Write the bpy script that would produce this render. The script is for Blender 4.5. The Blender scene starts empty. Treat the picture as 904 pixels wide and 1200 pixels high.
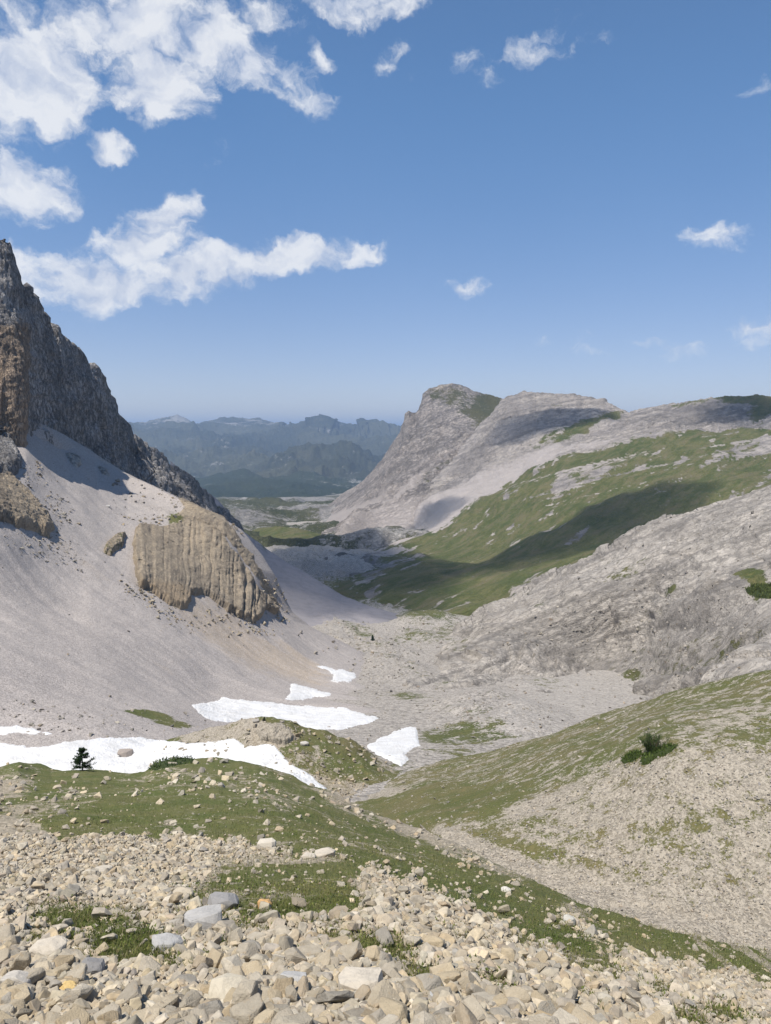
import bpy, bmesh, math, random
import numpy as np
from mathutils import Vector, Matrix
from mathutils.bvhtree import BVHTree
random.seed(7); RNG = np.random.default_rng(11)
R = math.radians
S = bpy.context.scene
COL = S.collection

# ------------------------------------------------------------------ camera
FPX, CXP, CYP, PITCH = 904.0, 452.0, 600.0, R(6.0)
cam_d = bpy.data.cameras.new('camera'); cam = bpy.data.objects.new('camera', cam_d); COL.objects.link(cam)
cam_d.sensor_fit = 'VERTICAL'; cam_d.sensor_height = 24.0; cam_d.lens = 24.0*FPX/1200.0
cam_d.clip_start = 0.05; cam_d.clip_end = 200000.0
cam.location = (0, 0, 0); cam.rotation_euler = (R(90)-PITCH, 0, 0)
S.camera = cam
# ------------------------------------------------------------------ light
SUN_TO = Vector((-0.32, -0.29, 0.90)).normalized()          # towards the sun: left, a little behind the camera
SUN_EL = math.asin(SUN_TO.z)
sun_d = bpy.data.lights.new('sun', 'SUN'); sun = bpy.data.objects.new('sun', sun_d); COL.objects.link(sun)
sun_d.energy = 4.8; sun_d.angle = R(0.53); sun_d.color = (1.0, 0.94, 0.85)
sun.rotation_euler = SUN_TO.to_track_quat('Z', 'Y').to_euler()
S.view_settings.view_transform = 'Standard'; S.view_settings.look = 'None'
S.view_settings.exposure = 0.34; S.view_settings.gamma = 1.0
S.render.engine = 'CYCLES'
S.cycles.use_denoising = True
S.cycles.max_bounces = 5; S.cycles.diffuse_bounces = 3; S.cycles.volume_bounces = 0
S.cycles.transparent_max_bounces = 8

# ------------------------------------------------------------------ node helper
class NT:
    def __init__(s, nt): s.nt = nt; nt.nodes.clear()
    def n(s, typ, ins=None, **kw):
        nd = s.nt.nodes.new(typ)
        for k, v in kw.items(): setattr(nd, k, v)
        if ins:
            for k, v in ins.items():
                sk = nd.inputs[k]
                if isinstance(v, bpy.types.NodeSocket): s.nt.links.new(v, sk)
                else: sk.default_value = v
        return nd
    def math(s, op, a, b=0.0, c=0.0, clamp=False):
        return s.n('ShaderNodeMath', {0: a, 1: b, 2: c}, operation=op, use_clamp=clamp).outputs[0]
    def sstep(s, x, lo, hi):
        return s.n('ShaderNodeMapRange', {0: x, 1: lo, 2: hi, 3: 0.0, 4: 1.0}, interpolation_type='SMOOTHSTEP').outputs[0]
    def mix(s, f, a, b, typ='MIX'):
        nd = s.nt.nodes.new('ShaderNodeMix'); nd.data_type = 'RGBA'; nd.blend_type = typ
        for i, v in ((0, f), (6, a), (7, b)):
            sk = nd.inputs[i]
            if isinstance(v, bpy.types.NodeSocket): s.nt.links.new(v, sk)
            else: sk.default_value = v if i == 0 else (v[0], v[1], v[2], 1.0)
        return nd.outputs[2]
    def noise(s, vec, scale, detail=4.0, rough=0.55, dist=0.0):
        return s.n('ShaderNodeTexNoise', {'Vector': vec, 'Scale': scale, 'Detail': detail, 'Roughness': rough, 'Distortion': dist}).outputs[0]

# ------------------------------------------------------------------ world: sky and clouds seen in it
def pix_ae(px, py):
    """azimuth and elevation of a photo pixel"""
    u = (px-CXP)/FPX; v = (CYP-py)/FPX
    y = math.cos(PITCH)+math.sin(PITCH)*v; z = -math.sin(PITCH)+math.cos(PITCH)*v
    return math.atan2(u, y), math.atan2(z, math.hypot(u, y))
W = bpy.data.worlds.new('World'); S.world = W; W.use_nodes = True
w = NT(W.node_tree)
sky = w.n('ShaderNodeTexSky', sky_type='NISHITA', sun_disc=False, sun_elevation=SUN_EL,
          sun_rotation=math.atan2(SUN_TO.x, SUN_TO.y), altitude=1900.0, air_density=1.0, dust_density=0.25, ozone_density=1.5)
tc = w.n('ShaderNodeTexCoord')
sx = w.n('ShaderNodeSeparateXYZ', {0: tc.outputs['Generated']})
az = w.math('ARCTAN2', sx.outputs[0], sx.outputs[1])
el = w.math('ARCSINE', sx.outputs[2])
ae0 = w.n('ShaderNodeCombineXYZ', {0: az, 1: el, 2: 0.0}).outputs[0]
wn = w.n('ShaderNodeTexNoise', {'Vector': ae0, 'Scale': 14.0, 'Detail': 5.0, 'Roughness': 0.6})
wo = w.n('ShaderNodeVectorMath', {0: wn.outputs[1], 1: (0.5, 0.5, 0.5)}, operation='SUBTRACT').outputs[0]
wo = w.n('ShaderNodeVectorMath', {0: wo, 3: 0.07}, operation='SCALE').outputs[0]
ae = w.n('ShaderNodeVectorMath', {0: ae0, 1: wo}, operation='ADD').outputs[0]
# cx, cy, rx, ry in photo pixels, tilt in degrees, strength
CLOUDS = [(35,95,105,85,0,1.15),(70,60,110,55,0,.6),(190,108,85,54,-8,1.15),(175,30,150,60,0,.95),(260,55,120,48,-15,.9),
          (320,80,90,34,-25,.65),(370,120,60,22,-12,.6),(430,-4,120,40,0,.8),(325,22,60,30,0,.6),(0,10,110,50,0,.6),
          (30,220,70,42,5,1.0),(130,172,38,18,5,.75),(455,75,60,24,20,.42),(600,48,40,28,10,.42),(640,50,110,28,5,.38),
          (540,70,60,22,0,.42),(375,72,26,20,-30,.6),
          (195,252,62,36,10,.85),(165,285,105,36,18,.8),(110,325,160,38,0,1.0),(60,335,110,40,0,.75),(240,312,130,30,8,.95),(340,296,110,30,5,1.0),
          (420,294,50,18,10,.75),(545,330,40,18,0,.5),(470,100,40,14,20,.3),(560,90,60,16,-10,.34),(880,100,60,14,0,.3),(870,274,90,20,5,.52),(800,412,190,14,2,.36),(760,398,200,18,0,.36),(890,378,70,16,8,.42),(250,178,40,14,30,.36),(690,20,70,24,0,.35)]
acc = None
for cx, cy, rx, ry, rot, st in CLOUDS:
    a, e = pix_ae(cx, cy); k = 1.0/(FPX*1.1)
    m = w.n('ShaderNodeMapping', {0: ae, 1: (a, e, 0), 2: (0, 0, R(rot)), 3: (rx*k*(.92 if cy < 140 else 1), ry*k*(.9 if cy < 140 else 1), 1.0)}, vector_type='TEXTURE')
    g = w.n('ShaderNodeTexGradient', {0: m.outputs[0]}, gradient_type='SPHERICAL')
    g = w.math('MULTIPLY', w.math('POWER', g.outputs[1], 0.6), st)
    acc = g if acc is None else w.math('MAXIMUM', acc, g)
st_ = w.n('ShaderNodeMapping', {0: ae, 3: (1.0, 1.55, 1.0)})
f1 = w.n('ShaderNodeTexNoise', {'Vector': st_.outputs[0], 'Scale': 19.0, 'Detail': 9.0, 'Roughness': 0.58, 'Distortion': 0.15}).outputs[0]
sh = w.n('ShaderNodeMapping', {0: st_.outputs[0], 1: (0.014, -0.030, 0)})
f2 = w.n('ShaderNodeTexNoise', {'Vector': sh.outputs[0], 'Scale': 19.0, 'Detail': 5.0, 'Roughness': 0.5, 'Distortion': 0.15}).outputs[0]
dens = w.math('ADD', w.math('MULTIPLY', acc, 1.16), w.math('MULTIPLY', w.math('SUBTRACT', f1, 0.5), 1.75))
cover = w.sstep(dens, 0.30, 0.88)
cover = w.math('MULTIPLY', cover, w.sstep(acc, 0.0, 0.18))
puff_shading = w.math('ADD', 0.66, w.math('MULTIPLY', w.math('SUBTRACT', f1, f2), 2.6), clamp=True)  # cloud self-shading, put into the colour from offset noise
ccol = w.mix(puff_shading, (4.0, 4.5, 5.6), (6.7, 6.8, 7.0))
# thin pale haze low in the sky comes from the haze volume itself
tint = w.mix(w.sstep(el, 0.0, 0.42), (0.82, 0.73, 0.80), (0.76, 0.98, 1.10))
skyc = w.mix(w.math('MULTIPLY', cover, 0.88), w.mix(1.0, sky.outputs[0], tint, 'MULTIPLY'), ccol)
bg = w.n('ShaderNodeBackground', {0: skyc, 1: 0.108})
w.nt.links.new(bg.outputs[0], w.n('ShaderNodeOutputWorld').inputs[0])
W.cycles.sampling_method = 'MANUAL'; W.cycles.sample_map_resolution = 512

# ------------------------------------------------------------------ projection
CP, SP = math.cos(PITCH), math.sin(PITCH)
def unproj(px, py, d):
    """photo pixel + distance along the view heading -> world point(s)"""
    u = (px-CXP)/FPX; v = (CYP-py)/FPX
    y = CP+SP*v; z = -SP+CP*v
    return np.stack([u/y*d, d*np.ones_like(u), z/y*d], -1)
def proj(P):
    x, y, z = P[..., 0], P[..., 1], P[..., 2]
    c = CP*y-SP*z; v = SP*y+CP*z
    c = np.where(c < .05, .05, c)
    return CXP+FPX*x/c, CYP-FPX*v/c
def ray(px, py):
    u = (px-CXP)/FPX; v = (CYP-py)/FPX
    return Vector((u, CP+SP*v, -SP+CP*v)).normalized()

# ------------------------------------------------------------------ numpy noise
_T = 64
_g = RNG.normal(size=(_T, _T, _T, 3)).astype(np.float32); _g /= np.linalg.norm(_g, axis=-1, keepdims=True)
_gf = _g.reshape(-1, 3)
def gnoise(P):
    P = np.asarray(P, np.float32)
    i = np.floor(P).astype(np.int32); f = P-i
    u = f*f*f*(f*(f*6-15)+10)
    i0 = i & (_T-1); i1 = (i+1) & (_T-1)
    out = 0
    for dx in (0, 1):
        ix = (i1 if dx else i0)[..., 0]*(_T*_T); wx = u[..., 0] if dx else 1-u[..., 0]
        for dy in (0, 1):
            iy = ix+(i1 if dy else i0)[..., 1]*_T; wy = wx*(u[..., 1] if dy else 1-u[..., 1])
            for dz in (0, 1):
                g = _gf[iy+(i1 if dz else i0)[..., 2]]
                d = g[..., 0]*(f[..., 0]-dx)+g[..., 1]*(f[..., 1]-dy)+g[..., 2]*(f[..., 2]-dz)
                out = out+d*wy*(u[..., 2] if dz else 1-u[..., 2])
    return out*1.6
_ROT = np.array(Matrix.Rotation(0.7, 3, Vector((.3, .8, .5)).normalized()), np.float32)
def fbm(P, wl, octs=5, gain=0.5, ridged=False, off=0.0):
    """wl: longest wavelength in metres"""
    p = np.asarray(P, np.float32)/wl+off; a = 1.0; out = 0; tot = 0
    for _ in range(octs):
        n = gnoise(p)
        out = out+a*((1-2*np.abs(n)) if ridged else n); tot += a
        a *= gain; p = (p@_ROT)*2.03+7.3
    return out/tot
def sst(x, a, b):
    t = np.clip((x-a)/(b-a), 0, 1); return t*t*(3-2*t)

# ------------------------------------------------------------------ 2-D mask helpers (where plants, soil and scree lie)
def ell(px, py, L):
    out = np.zeros_like(px)
    for cx, cy, rx, ry, rot, s in L:
        c, sn = math.cos(R(rot)), math.sin(R(rot))
        dx, dy = px-cx, -(py-cy)
        a = (dx*c+dy*sn)/rx; b = (-dx*sn+dy*c)/ry
        out = np.maximum(out, s*np.clip(1.5-np.sqrt(a*a+b*b), 0, 1))
    return out
def sdf(px, py, pts):
    """signed distance to polygon, positive inside"""
    P = np.array(pts, float); d = np.full(px.shape, 1e9); ins = np.zeros(px.shape, bool)
    for i in range(len(P)):
        a, b = P[i], P[(i+1) % len(P)]
        ex, ey = b-a; wx, wy = px-a[0], py-a[1]
        t = np.clip((wx*ex+wy*ey)/(ex*ex+ey*ey+1e-9), 0, 1)
        d = np.minimum(d, (wx-ex*t)**2+(wy-ey*t)**2)
        cond = ((a[1] <= py) & (b[1] > py)) | ((b[1] <= py) & (a[1] > py))
        xi = a[0]+(py-a[1])/(ey if abs(ey) > 1e-9 else 1e-9)*ex
        ins ^= cond & (px < xi)
    return np.where(ins, 1, -1)*np.sqrt(d)
def poly(px, py, pts, soft=6.0):
    return sst(sdf(px, py, pts), -soft, soft)

# ------------------------------------------------------------------ mesh builders
def tag(o, label=None, cat=None, group=None, kind=None):
    if label: o['label'] = label
    if cat: o['category'] = cat
    if group: o['group'] = group
    if kind: o['kind'] = kind
    return o
def mesh_np(name, V, F, mat=None, parent=None, smooth=True, attrs=None, link=True):
    """V (n,3) floats, F (m,3|4) ints"""
    me = bpy.data.meshes.new(name); V = np.ascontiguousarray(V, np.float32); F = np.ascontiguousarray(F, np.int32)
    k = F.shape[1]
    me.vertices.add(len(V)); me.vertices.foreach_set('co', V.ravel())
    me.loops.add(F.size); me.loops.foreach_set('vertex_index', F.ravel())
    me.polygons.add(len(F)); me.polygons.foreach_set('loop_start', np.arange(0, F.size, k, dtype=np.int32))
    me.polygons.foreach_set('loop_total', np.full(len(F), k, np.int32))
    me.polygons.foreach_set('use_smooth', np.full(len(F), smooth, bool))
    me.update(calc_edges=True)
    for an, av in (attrs or {}).items():
        at = me.attributes.new(an, 'FLOAT_COLOR', 'POINT'); at.data.foreach_set('color', np.ascontiguousarray(av, np.float32).ravel())
    if mat: me.materials.append(mat)
    o = bpy.data.objects.new(name, me)
    if link: COL.objects.link(o)
    if parent: o.parent = parent
    return o
def pchip(x, Y, xq):
    """x (n,), Y (n,m...) , xq (q,) -> (q,m...) shape-preserving cubic"""
    x = np.asarray(x, float); Y = np.asarray(Y, float); h = np.diff(x); sh = (-1,)+(1,)*(Y.ndim-1)
    dl = np.diff(Y, axis=0)/h.reshape(sh); m = np.zeros_like(Y)
    if len(x) > 2:
        w1 = (2*h[1:]+h[:-1]).reshape(sh); w2 = (h[1:]+2*h[:-1]).reshape(sh); a, b = dl[:-1], dl[1:]
        ok = a*b > 0
        m[1:-1] = np.where(ok, (w1+w2)/(w1/np.where(ok, a, 1)+w2/np.where(ok, b, 1)), 0)
    m[0] = dl[0]; m[-1] = dl[-1]
    i = np.clip(np.searchsorted(x, xq, side='right')-1, 0, len(x)-2); hh = h[i].reshape(sh); t = ((xq-x[i])/h[i]).reshape(sh)
    return ((1+2*t)*(1-t)**2*Y[i]+t*(1-t)**2*hh*m[i]+t*t*(3-2*t)*Y[i+1]+t*t*(t-1)*hh*m[i+1])
def grid_faces(nr, nc):
    a = (np.arange(nr-1)[:, None]*nc+np.arange(nc-1)[None]).ravel()
    return np.stack([a, a+nc, a+nc+1, a+1], -1)      # rows run towards the viewer
def grid_normals(P):
    du = np.gradient(P, axis=1); dv = np.gradient(P, axis=0)
    n = np.cross(dv, du); n /= np.linalg.norm(n, axis=-1, keepdims=True)+1e-12
    return n
TERR = {}
def landform(name, rows, mat, disp, mask, sp=1.5, back=(), front=(), linear_crest=True, u0sp=None, jag=0.0, jwl=14.0):
    """A landform laid out from survey lines: each row a list of (px, py, distance), crest first and foot last."""
    px_lo = min(r[0][0] for r in rows); px_hi = max(r[-1][0] for r in rows)
    nu = int((px_hi-px_lo)/(u0sp or sp))+1; uq = np.linspace(0, 1, nu)
    RR = []
    for i, r in enumerate(rows):
        a = np.array(r, float); u = (a[:, 0]-a[0, 0])/(a[-1, 0]-a[0, 0]); a[:, 2] = np.log(a[:, 2])
        if i == 0 and linear_crest: RR.append(np.stack([np.interp(uq, u, a[:, k]) for k in range(3)], -1))
        else: RR.append(pchip(u, a, uq))
    RR = np.stack(RR); dy = np.maximum(np.abs(np.diff(RR[..., 1], axis=0)).mean(1), 4)
    k = np.concatenate([[0], np.cumsum(dy)]); nv = int(k[-1]/sp)+1
    G = pchip(k, RR, np.linspace(0, k[-1], nv))
    px, py = G[..., 0], G[..., 1]; P = unproj(px, py, np.exp(G[..., 2]))
    if jag:      # notches and teeth of the skyline, fading out downwards
        q = np.stack([px[0]/jwl, px[0]*0+3.7, px[0]*0], -1); j0 = (fbm(q, 1.0, 4, .6, True)-.15)*jag
        fade = np.clip(1-(py-py[:1])/(jag*5), 0, 1); P[..., 2] += j0[None]*fade*P[..., 1]/FPX
    if back:
        rowsb = []; last = P[0]
        for (dx, dyy, dz, n) in back:
            nxt = last+np.array([dx, dyy, dz])
            rowsb += [last+(nxt-last)*(j+1)/n for j in range(n)]; last = nxt
        B = np.stack(rowsb[::-1]); P = np.concatenate([B, P]); e = np.repeat(px[:1], len(B), 0); f = np.repeat(py[:1], len(B), 0)
        px = np.concatenate([e, px]); py = np.concatenate([f, py])
    if not front:
        dd = rows[-1][0][2]; front = [(0, -.004*dd, -.008*dd, 2), (0, -.004*dd, -.05*dd, 3)]   # the foot runs on into the ground
    if front:
        rowsb = []; last = P[-1]
        for (dx, dyy, dz, n) in front:
            nxt = last+np.array([dx, dyy, dz])
            rowsb += [last+(nxt-last)*(j+1)/n for j in range(n)]; last = nxt
        B = np.stack(rowsb); P = np.concatenate([P, B]); e = np.repeat(px[-1:], len(B), 0); f = np.repeat(py[-1:], len(B), 0)
        px = np.concatenate([px, e]); py = np.concatenate([py, f])
    N = grid_normals(P)
    up = N[..., 2:3] < 0
    h = disp(P, N, px, py)
    P = P+(N*h[..., None] if h.ndim == 2 else h)
    M = mask(P, px, py, grid_normals(P)[..., 2])
    o = mesh_np(name, P.reshape(-1, 3), grid_faces(*P.shape[:2]), mat, attrs={'cover': M.reshape(-1, 4)})
    o['kind'] = 'structure'
    TERR[name] = o
    return o
def packmask(g, t=0.0, b=0.0, a=0.0):
    g = np.minimum(g, .84)
    z = np.zeros_like(g); return np.stack([g, z+t, z+b, z+a], -1)
_BV = {}
def bvh(names):
    key = tuple(names)
    if key not in _BV:
        vs = []; fs = []; off = 0
        for n in names:
            me = TERR[n].data; v = np.empty(len(me.vertices)*3, np.float32); me.vertices.foreach_get('co', v)
            f = np.empty(len(me.loops), np.int32); me.loops.foreach_get('vertex_index', f)
            vs.append(v.reshape(-1, 3)); fs.append(f.reshape(-1, 4)+off); off += len(me.vertices)
        _BV[key] = BVHTree.FromPolygons(np.concatenate(vs).tolist(), np.concatenate(fs).tolist())
    return _BV[key]
ORG = Vector((0, 0, 0))
def hitpix(px, py, names):
    for k in range(40):
        h = bvh(names).ray_cast(ORG, ray(px, py+k*.7))
        if h[0] is not None: return h[0], h[1]
    return None, None
def drape(name, pts, base, mat, height, sp=0.9, edge=3.0, rough=1.5, disp=None, mask=None, kind=None, parent=None, rimd=.22):
    """A body lying on the ground inside an outline: thickness grows from the rim inwards."""
    A = np.array(pts, float); x0, y0 = A.min(0)-3; x1, y1 = A.max(0)+3
    X, Y = np.meshgrid(np.arange(x0, x1, sp), np.arange(y0, y1, sp))
    q = np.stack([X, Y, X*0+hash(name) % 17], -1)
    s = sdf(X, Y, pts)+fbm(q, 14, 4, .6)*rough*2.2
    bv = bvh(base); P = np.zeros(X.shape+(3,)); ok = s > -1.6*sp; N = np.zeros_like(P)
    for j, i in zip(*np.nonzero(ok)):
        h = bv.ray_cast(ORG, ray(X[j, i], Y[j, i]))
        if h[0] is None: ok[j, i] = False
        else:
            P[j, i] = h[0]; n = h[1]; N[j, i] = n if n.z > 0 else -n
    hh = height*(sst(s, -1.2, edge)-rimd)
    P = P+np.array([0, 0, 1.0])*hh[..., None]*.6+N*hh[..., None]*.4
    if disp is not None: P = P+disp(P, N, X, Y, s)
    nr, nc = X.shape; F = grid_faces(nr, nc); okf = ok.ravel(); F = F[okf[F].all(1)]
    used = np.unique(F); rm = np.full(nr*nc, -1); rm[used] = np.arange(len(used))
    M = (mask(P, X, Y, s) if mask else packmask(np.zeros(X.shape))).reshape(-1, 4)[used]
    # turn the rim down into the ground so the body has thickness
    V = P.reshape(-1, 3)[used]; F = rm[F]
    E = np.concatenate([F[:, [0, 1]], F[:, [1, 2]], F[:, [2, 3]], F[:, [3, 0]]]); Es = np.sort(E, 1)
    _, idx, cnt = np.unique(Es, axis=0, return_index=True, return_counts=True); be = E[idx[cnt == 1]]
    rim = np.unique(be); mp = np.full(len(V), -1); mp[rim] = np.arange(len(rim))+len(V)
    V = np.concatenate([V, V[rim]-np.array([0, 0, max(height*.5, .1)])]); M = np.concatenate([M, M[rim]])
    F = np.concatenate([F, np.stack([be[:, 1], be[:, 0], mp[be[:, 0]], mp[be[:, 1]]], -1)])
    o = mesh_np(name, V, F, mat, parent=parent, attrs={'cover': M})
    if kind: o['kind'] = kind
    return o

# ------------------------------------------------------------------ materials
def terrain_mat(name, rockA, rockB, grassA, grassB, tan, dark, wl, bump, stones=0.0, gk=0.9, contrast=1.0, strata=None, cracks=0.0, pale=None, gdir=None, dip=0.0, stretch=(1.0,1.0,1.5)):
    """cover: r = plants, g = ochre earth, b = dark weathering and painted-in shade.  wl = size in metres of the broad blotches"""
    m = bpy.data.materials.new(name); m.use_nodes = True; t = NT(m.node_tree)
    at = t.n('ShaderNodeAttribute', attribute_name='cover'); sp = t.n('ShaderNodeSeparateColor', {0: at.outputs[0]})
    co = t.n('ShaderNodeTexCoord').outputs['Object']
    n1 = t.noise(co, 1.0/wl, 6, .6, .3); n2 = t.noise(co, 6.0/wl, 9, .68, .2); n3 = t.noise(co, 36.0/wl, 6, .7)
    rock = t.mix(t.sstep(n1, .35, .65), rockA, rockB)
    rock = t.mix(t.math('MULTIPLY', t.sstep(n2, .46, .62), .62*contrast), rock, dark)
    rock = t.mix(t.math('MULTIPLY', t.sstep(n3, .35, .7), .3*contrast), rock, [c*1.35 for c in rockA])
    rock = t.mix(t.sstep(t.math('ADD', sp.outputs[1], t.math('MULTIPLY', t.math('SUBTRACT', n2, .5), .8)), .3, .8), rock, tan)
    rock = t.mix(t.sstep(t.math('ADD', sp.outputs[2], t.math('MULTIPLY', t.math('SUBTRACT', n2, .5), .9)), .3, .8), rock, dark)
    bh = t.math('ADD', t.math('MULTIPLY', n2, 1.0), t.math('MULTIPLY', n3, .35))
    if pale:
        pf = t.sstep(t.math('ADD', at.outputs['Alpha'], t.math('MULTIPLY', t.math('SUBTRACT', n2, .5), .9)), .35, .65)
    if cracks:
        wv = t.n('ShaderNodeMapping', {0: co, 2: (0.0, R(dip), 0.0)}).outputs[0]; wv = t.n('ShaderNodeMapping', {0: wv, 3: stretch}).outputs[0]
        big = t.noise(co, .55/wl, 3, .5); rock = t.mix(t.math('MULTIPLY', t.sstep(big, .45, .62), .35), rock, dark)
        ca = t.noise(wv, 3.2/wl, 5, .6, .4); cb = t.noise(wv, 13.0/wl, 4, .6, .3)
        ka = t.math('SUBTRACT', 1.0, t.sstep(t.math('ABSOLUTE', t.math('SUBTRACT', ca, .5)), 0.0, .035))
        kb = t.math('SUBTRACT', 1.0, t.sstep(t.math('ABSOLUTE', t.math('SUBTRACT', cb, .5)), 0.0, .06))
        kk = t.math('MAXIMUM', t.math('MULTIPLY', ka, cracks), t.math('MULTIPLY', kb, cracks*.75))
        rock = t.mix(kk, rock, [c*.62 for c in dark]); bh = t.math('SUBTRACT', bh, t.math('MULTIPLY', kk, .9))
    if strata:
        nx, ny, nz, per = strata
        d = t.n('ShaderNodeVectorMath', {0: co, 1: (nx, ny, nz)}, operation='DOT_PRODUCT').outputs[1]
        d = t.math('ADD', t.math('DIVIDE', d, per), t.math('MULTIPLY', n1, 3.0))
        sv = t.n('ShaderNodeCombineXYZ', {0: d, 1: 0.0, 2: 0.0}).outputs[0]
        ns = t.noise(sv, 1.0, 4, .65)
        rock = t.mix(t.math('MULTIPLY', t.sstep(ns, .48, .58), .5), rock, dark)
        bh = t.math('ADD', bh, t.math('MULTIPLY', ns, .6))
    if pale: rock = t.mix(pf, rock, t.mix(t.math('MULTIPLY', n3, .5), pale, [c*.75 for c in pale]))
    if stones:
        vo = t.n('ShaderNodeTexVoronoi', {'Vector': co, 'Scale': 1.0/stones, 'Randomness': 1.0, 'Detail': 1.0})
        sc = t.n('ShaderNodeSeparateColor', {0: vo.outputs['Color']})
        rock = t.mix(t.math('MULTIPLY', t.sstep(sc.outputs[0], .0, 1.0), .55), rock, [c*.62 for c in rockB])
        rock = t.mix(t.math('MULTIPLY', t.sstep(sc.outputs[1], .55, 1.0), .5), rock, [min(c*1.5, .7) for c in rockA])
        bh = t.math('ADD', bh, t.math('MULTIPLY', t.math('SUBTRACT', 1.0, vo.outputs[0]), .5))
    grass = t.mix(t.sstep(n1, .35, .65), grassA, grassB)
    grass = t.mix(t.math('MULTIPLY', t.sstep(n3, .35, .68), .55), grass, [c*.5 for c in grassA])
    grass = t.mix(t.math('MULTIPLY', t.sstep(n2, .5, .75), .4), grass, [grassB[0]*1.5, grassB[1]*1.25, grassB[2]*1.3])
    if gdir:
        gv = t.n('ShaderNodeMapping', {0: co, 2: (0, R(gdir[1]), R(gdir[0]))}).outputs[0]; gv = t.n('ShaderNodeMapping', {0: gv, 3: (.09, 1, 1)}).outputs[0]
        gs = t.noise(gv, 7.0/wl, 6, .65); grass = t.mix(t.math('MULTIPLY', t.sstep(gs, .42, .66), .65), grass, (.155,.13,.075)); grass = t.mix(t.math('MULTIPLY', t.sstep(gs, .55, .35), .35), grass, [c*.6 for c in grassA])
        n3 = t.math('ADD', t.math('MULTIPLY', n3, .5), t.math('MULTIPLY', t.math('SUBTRACT', 1.0, gs), .5))
    nz = t.math('ADD', t.math('MULTIPLY', n2, .6), t.math('MULTIPLY', n3, .4))
    gf = t.sstep(t.math('ADD', sp.outputs[0], t.math('MULTIPLY', t.math('SUBTRACT', nz, .5), gk*2.6)), .38, .62)
    colr = t.mix(gf, rock, grass)
    bp = t.n('ShaderNodeBump', {'Height': bh, 'Strength': .8, 'Distance': bump})
    b = t.n('ShaderNodeBsdfPrincipled', {'Base Color': colr, 'Roughness': .95, 'Normal': bp.outputs[0], 'Specular IOR Level': .15})
    t.nt.links.new(b.outputs[0], t.n('ShaderNodeOutputMaterial').inputs[0])
    return m
def simple_mat(name, a, b, scale, rough=.9, bump=0.01, objrand=0.0, veins=False):
    m = bpy.data.materials.new(name); m.use_nodes = True; t = NT(m.node_tree)
    co = t.n('ShaderNodeTexCoord').outputs['Object']
    n1 = t.noise(co, scale, 6, .6); n2 = t.noise(co, scale*7, 4, .6)
    c = t.mix(t.sstep(n1, .3, .7), a, b); c = t.mix(t.math('MULTIPLY', n2, .35), c, [x*.55 for x in a])
    if veins:
        n3 = t.noise(co, scale*1.7, 6, .65, .5); c = t.mix(t.math('MULTIPLY', t.math('SUBTRACT', 1.0, t.sstep(t.math('ABSOLUTE', t.math('SUBTRACT', n3, .5)), 0.0, .025)), .22), c, [x*.4 for x in a])
        c = t.mix(t.math('MULTIPLY', t.sstep(n3, .58, .66), .5), c, (.34,.25,.15))
    if objrand:
        oi = t.n('ShaderNodeObjectInfo')
        c = t.mix(1.0, c, t.n('ShaderNodeCombineColor', {0: t.math('ADD', 1-objrand/2, t.math('MULTIPLY', oi.outputs['Random'], objrand)), 1: t.math('ADD', 1-objrand/2, t.math('MULTIPLY', oi.outputs['Random'], objrand)), 2: t.math('ADD', 1-objrand/2, t.math('MULTIPLY', oi.outputs['Random'], objrand))}).outputs[0], 'MULTIPLY')
    bp = t.n('ShaderNodeBump', {'Height': n2, 'Strength': .6, 'Distance': bump})
    bs = t.n('ShaderNodeBsdfPrincipled', {'Base Color': c, 'Roughness': rough, 'Normal': bp.outputs[0], 'Specular IOR Level': .15})
    t.nt.links.new(bs.outputs[0], t.n('ShaderNodeOutputMaterial').inputs[0])
    return m
def attr_mat(name, rough=.9, bump=.01, scale=20.0, trans=0.0):
    """colour kept per stone or per blade in the 'tint' attribute, with grain on top"""
    m = bpy.data.materials.new(name); m.use_nodes = True; t = NT(m.node_tree)
    at = t.n('ShaderNodeAttribute', attribute_name='tint'); co = t.n('ShaderNodeTexCoord').outputs['Object']
    n = t.noise(co, scale, 7, .65); c = t.mix(t.math('MULTIPLY', t.sstep(n, .35, .7), .45), at.outputs[0], (.12, .11, .095))
    bp = t.n('ShaderNodeBump', {'Height': n, 'Strength': .7, 'Distance': bump})
    bs = t.n('ShaderNodeBsdfPrincipled', {'Base Color': c if not trans else at.outputs[0], 'Roughness': rough, 'Specular IOR Level': .15})
    if not trans: t.nt.links.new(bp.outputs[0], bs.inputs['Normal'])
    out = bs.outputs[0]
    if trans:
        tr = t.n('ShaderNodeBsdfTranslucent', {0: at.outputs[0]})
        out = t.n('ShaderNodeMixShader', {0: trans, 1: bs.outputs[0], 2: tr.outputs[0]}).outputs[0]
    t.nt.links.new(out, t.n('ShaderNodeOutputMaterial').inputs[0])
    return m
GA, GB = (.088, .105, .036), (.145, .14, .06)
M_FG = terrain_mat('mountain_turf', (.35,.30,.225), (.28,.24,.18), (.098,.118,.036), (.155,.15,.062), (.30,.235,.15), (.15,.13,.10), 3.0, .05, stones=.10, gk=1.3)
M_R = terrain_mat('gravelly_turf', (.35,.31,.25), (.285,.25,.20), (.11,.122,.042), (.17,.15,.072), (.30,.235,.15), (.15,.135,.115), 9.0, .25, stones=.20, gk=1.7)
M_V = terrain_mat('valley_scree', (.35,.32,.285), (.29,.265,.235), GA, GB, (.29,.235,.165), (.15,.14,.135), 30.0, .9, stones=.9, contrast=.9, gk=1.7, pale=(.40,.37,.335))
M_L = terrain_mat('pale_scree', (.37,.335,.31), (.315,.285,.265), GA, GB, (.41,.325,.23), (.21,.19,.175), 34.0, .2, stones=.28, contrast=.3)
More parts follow.
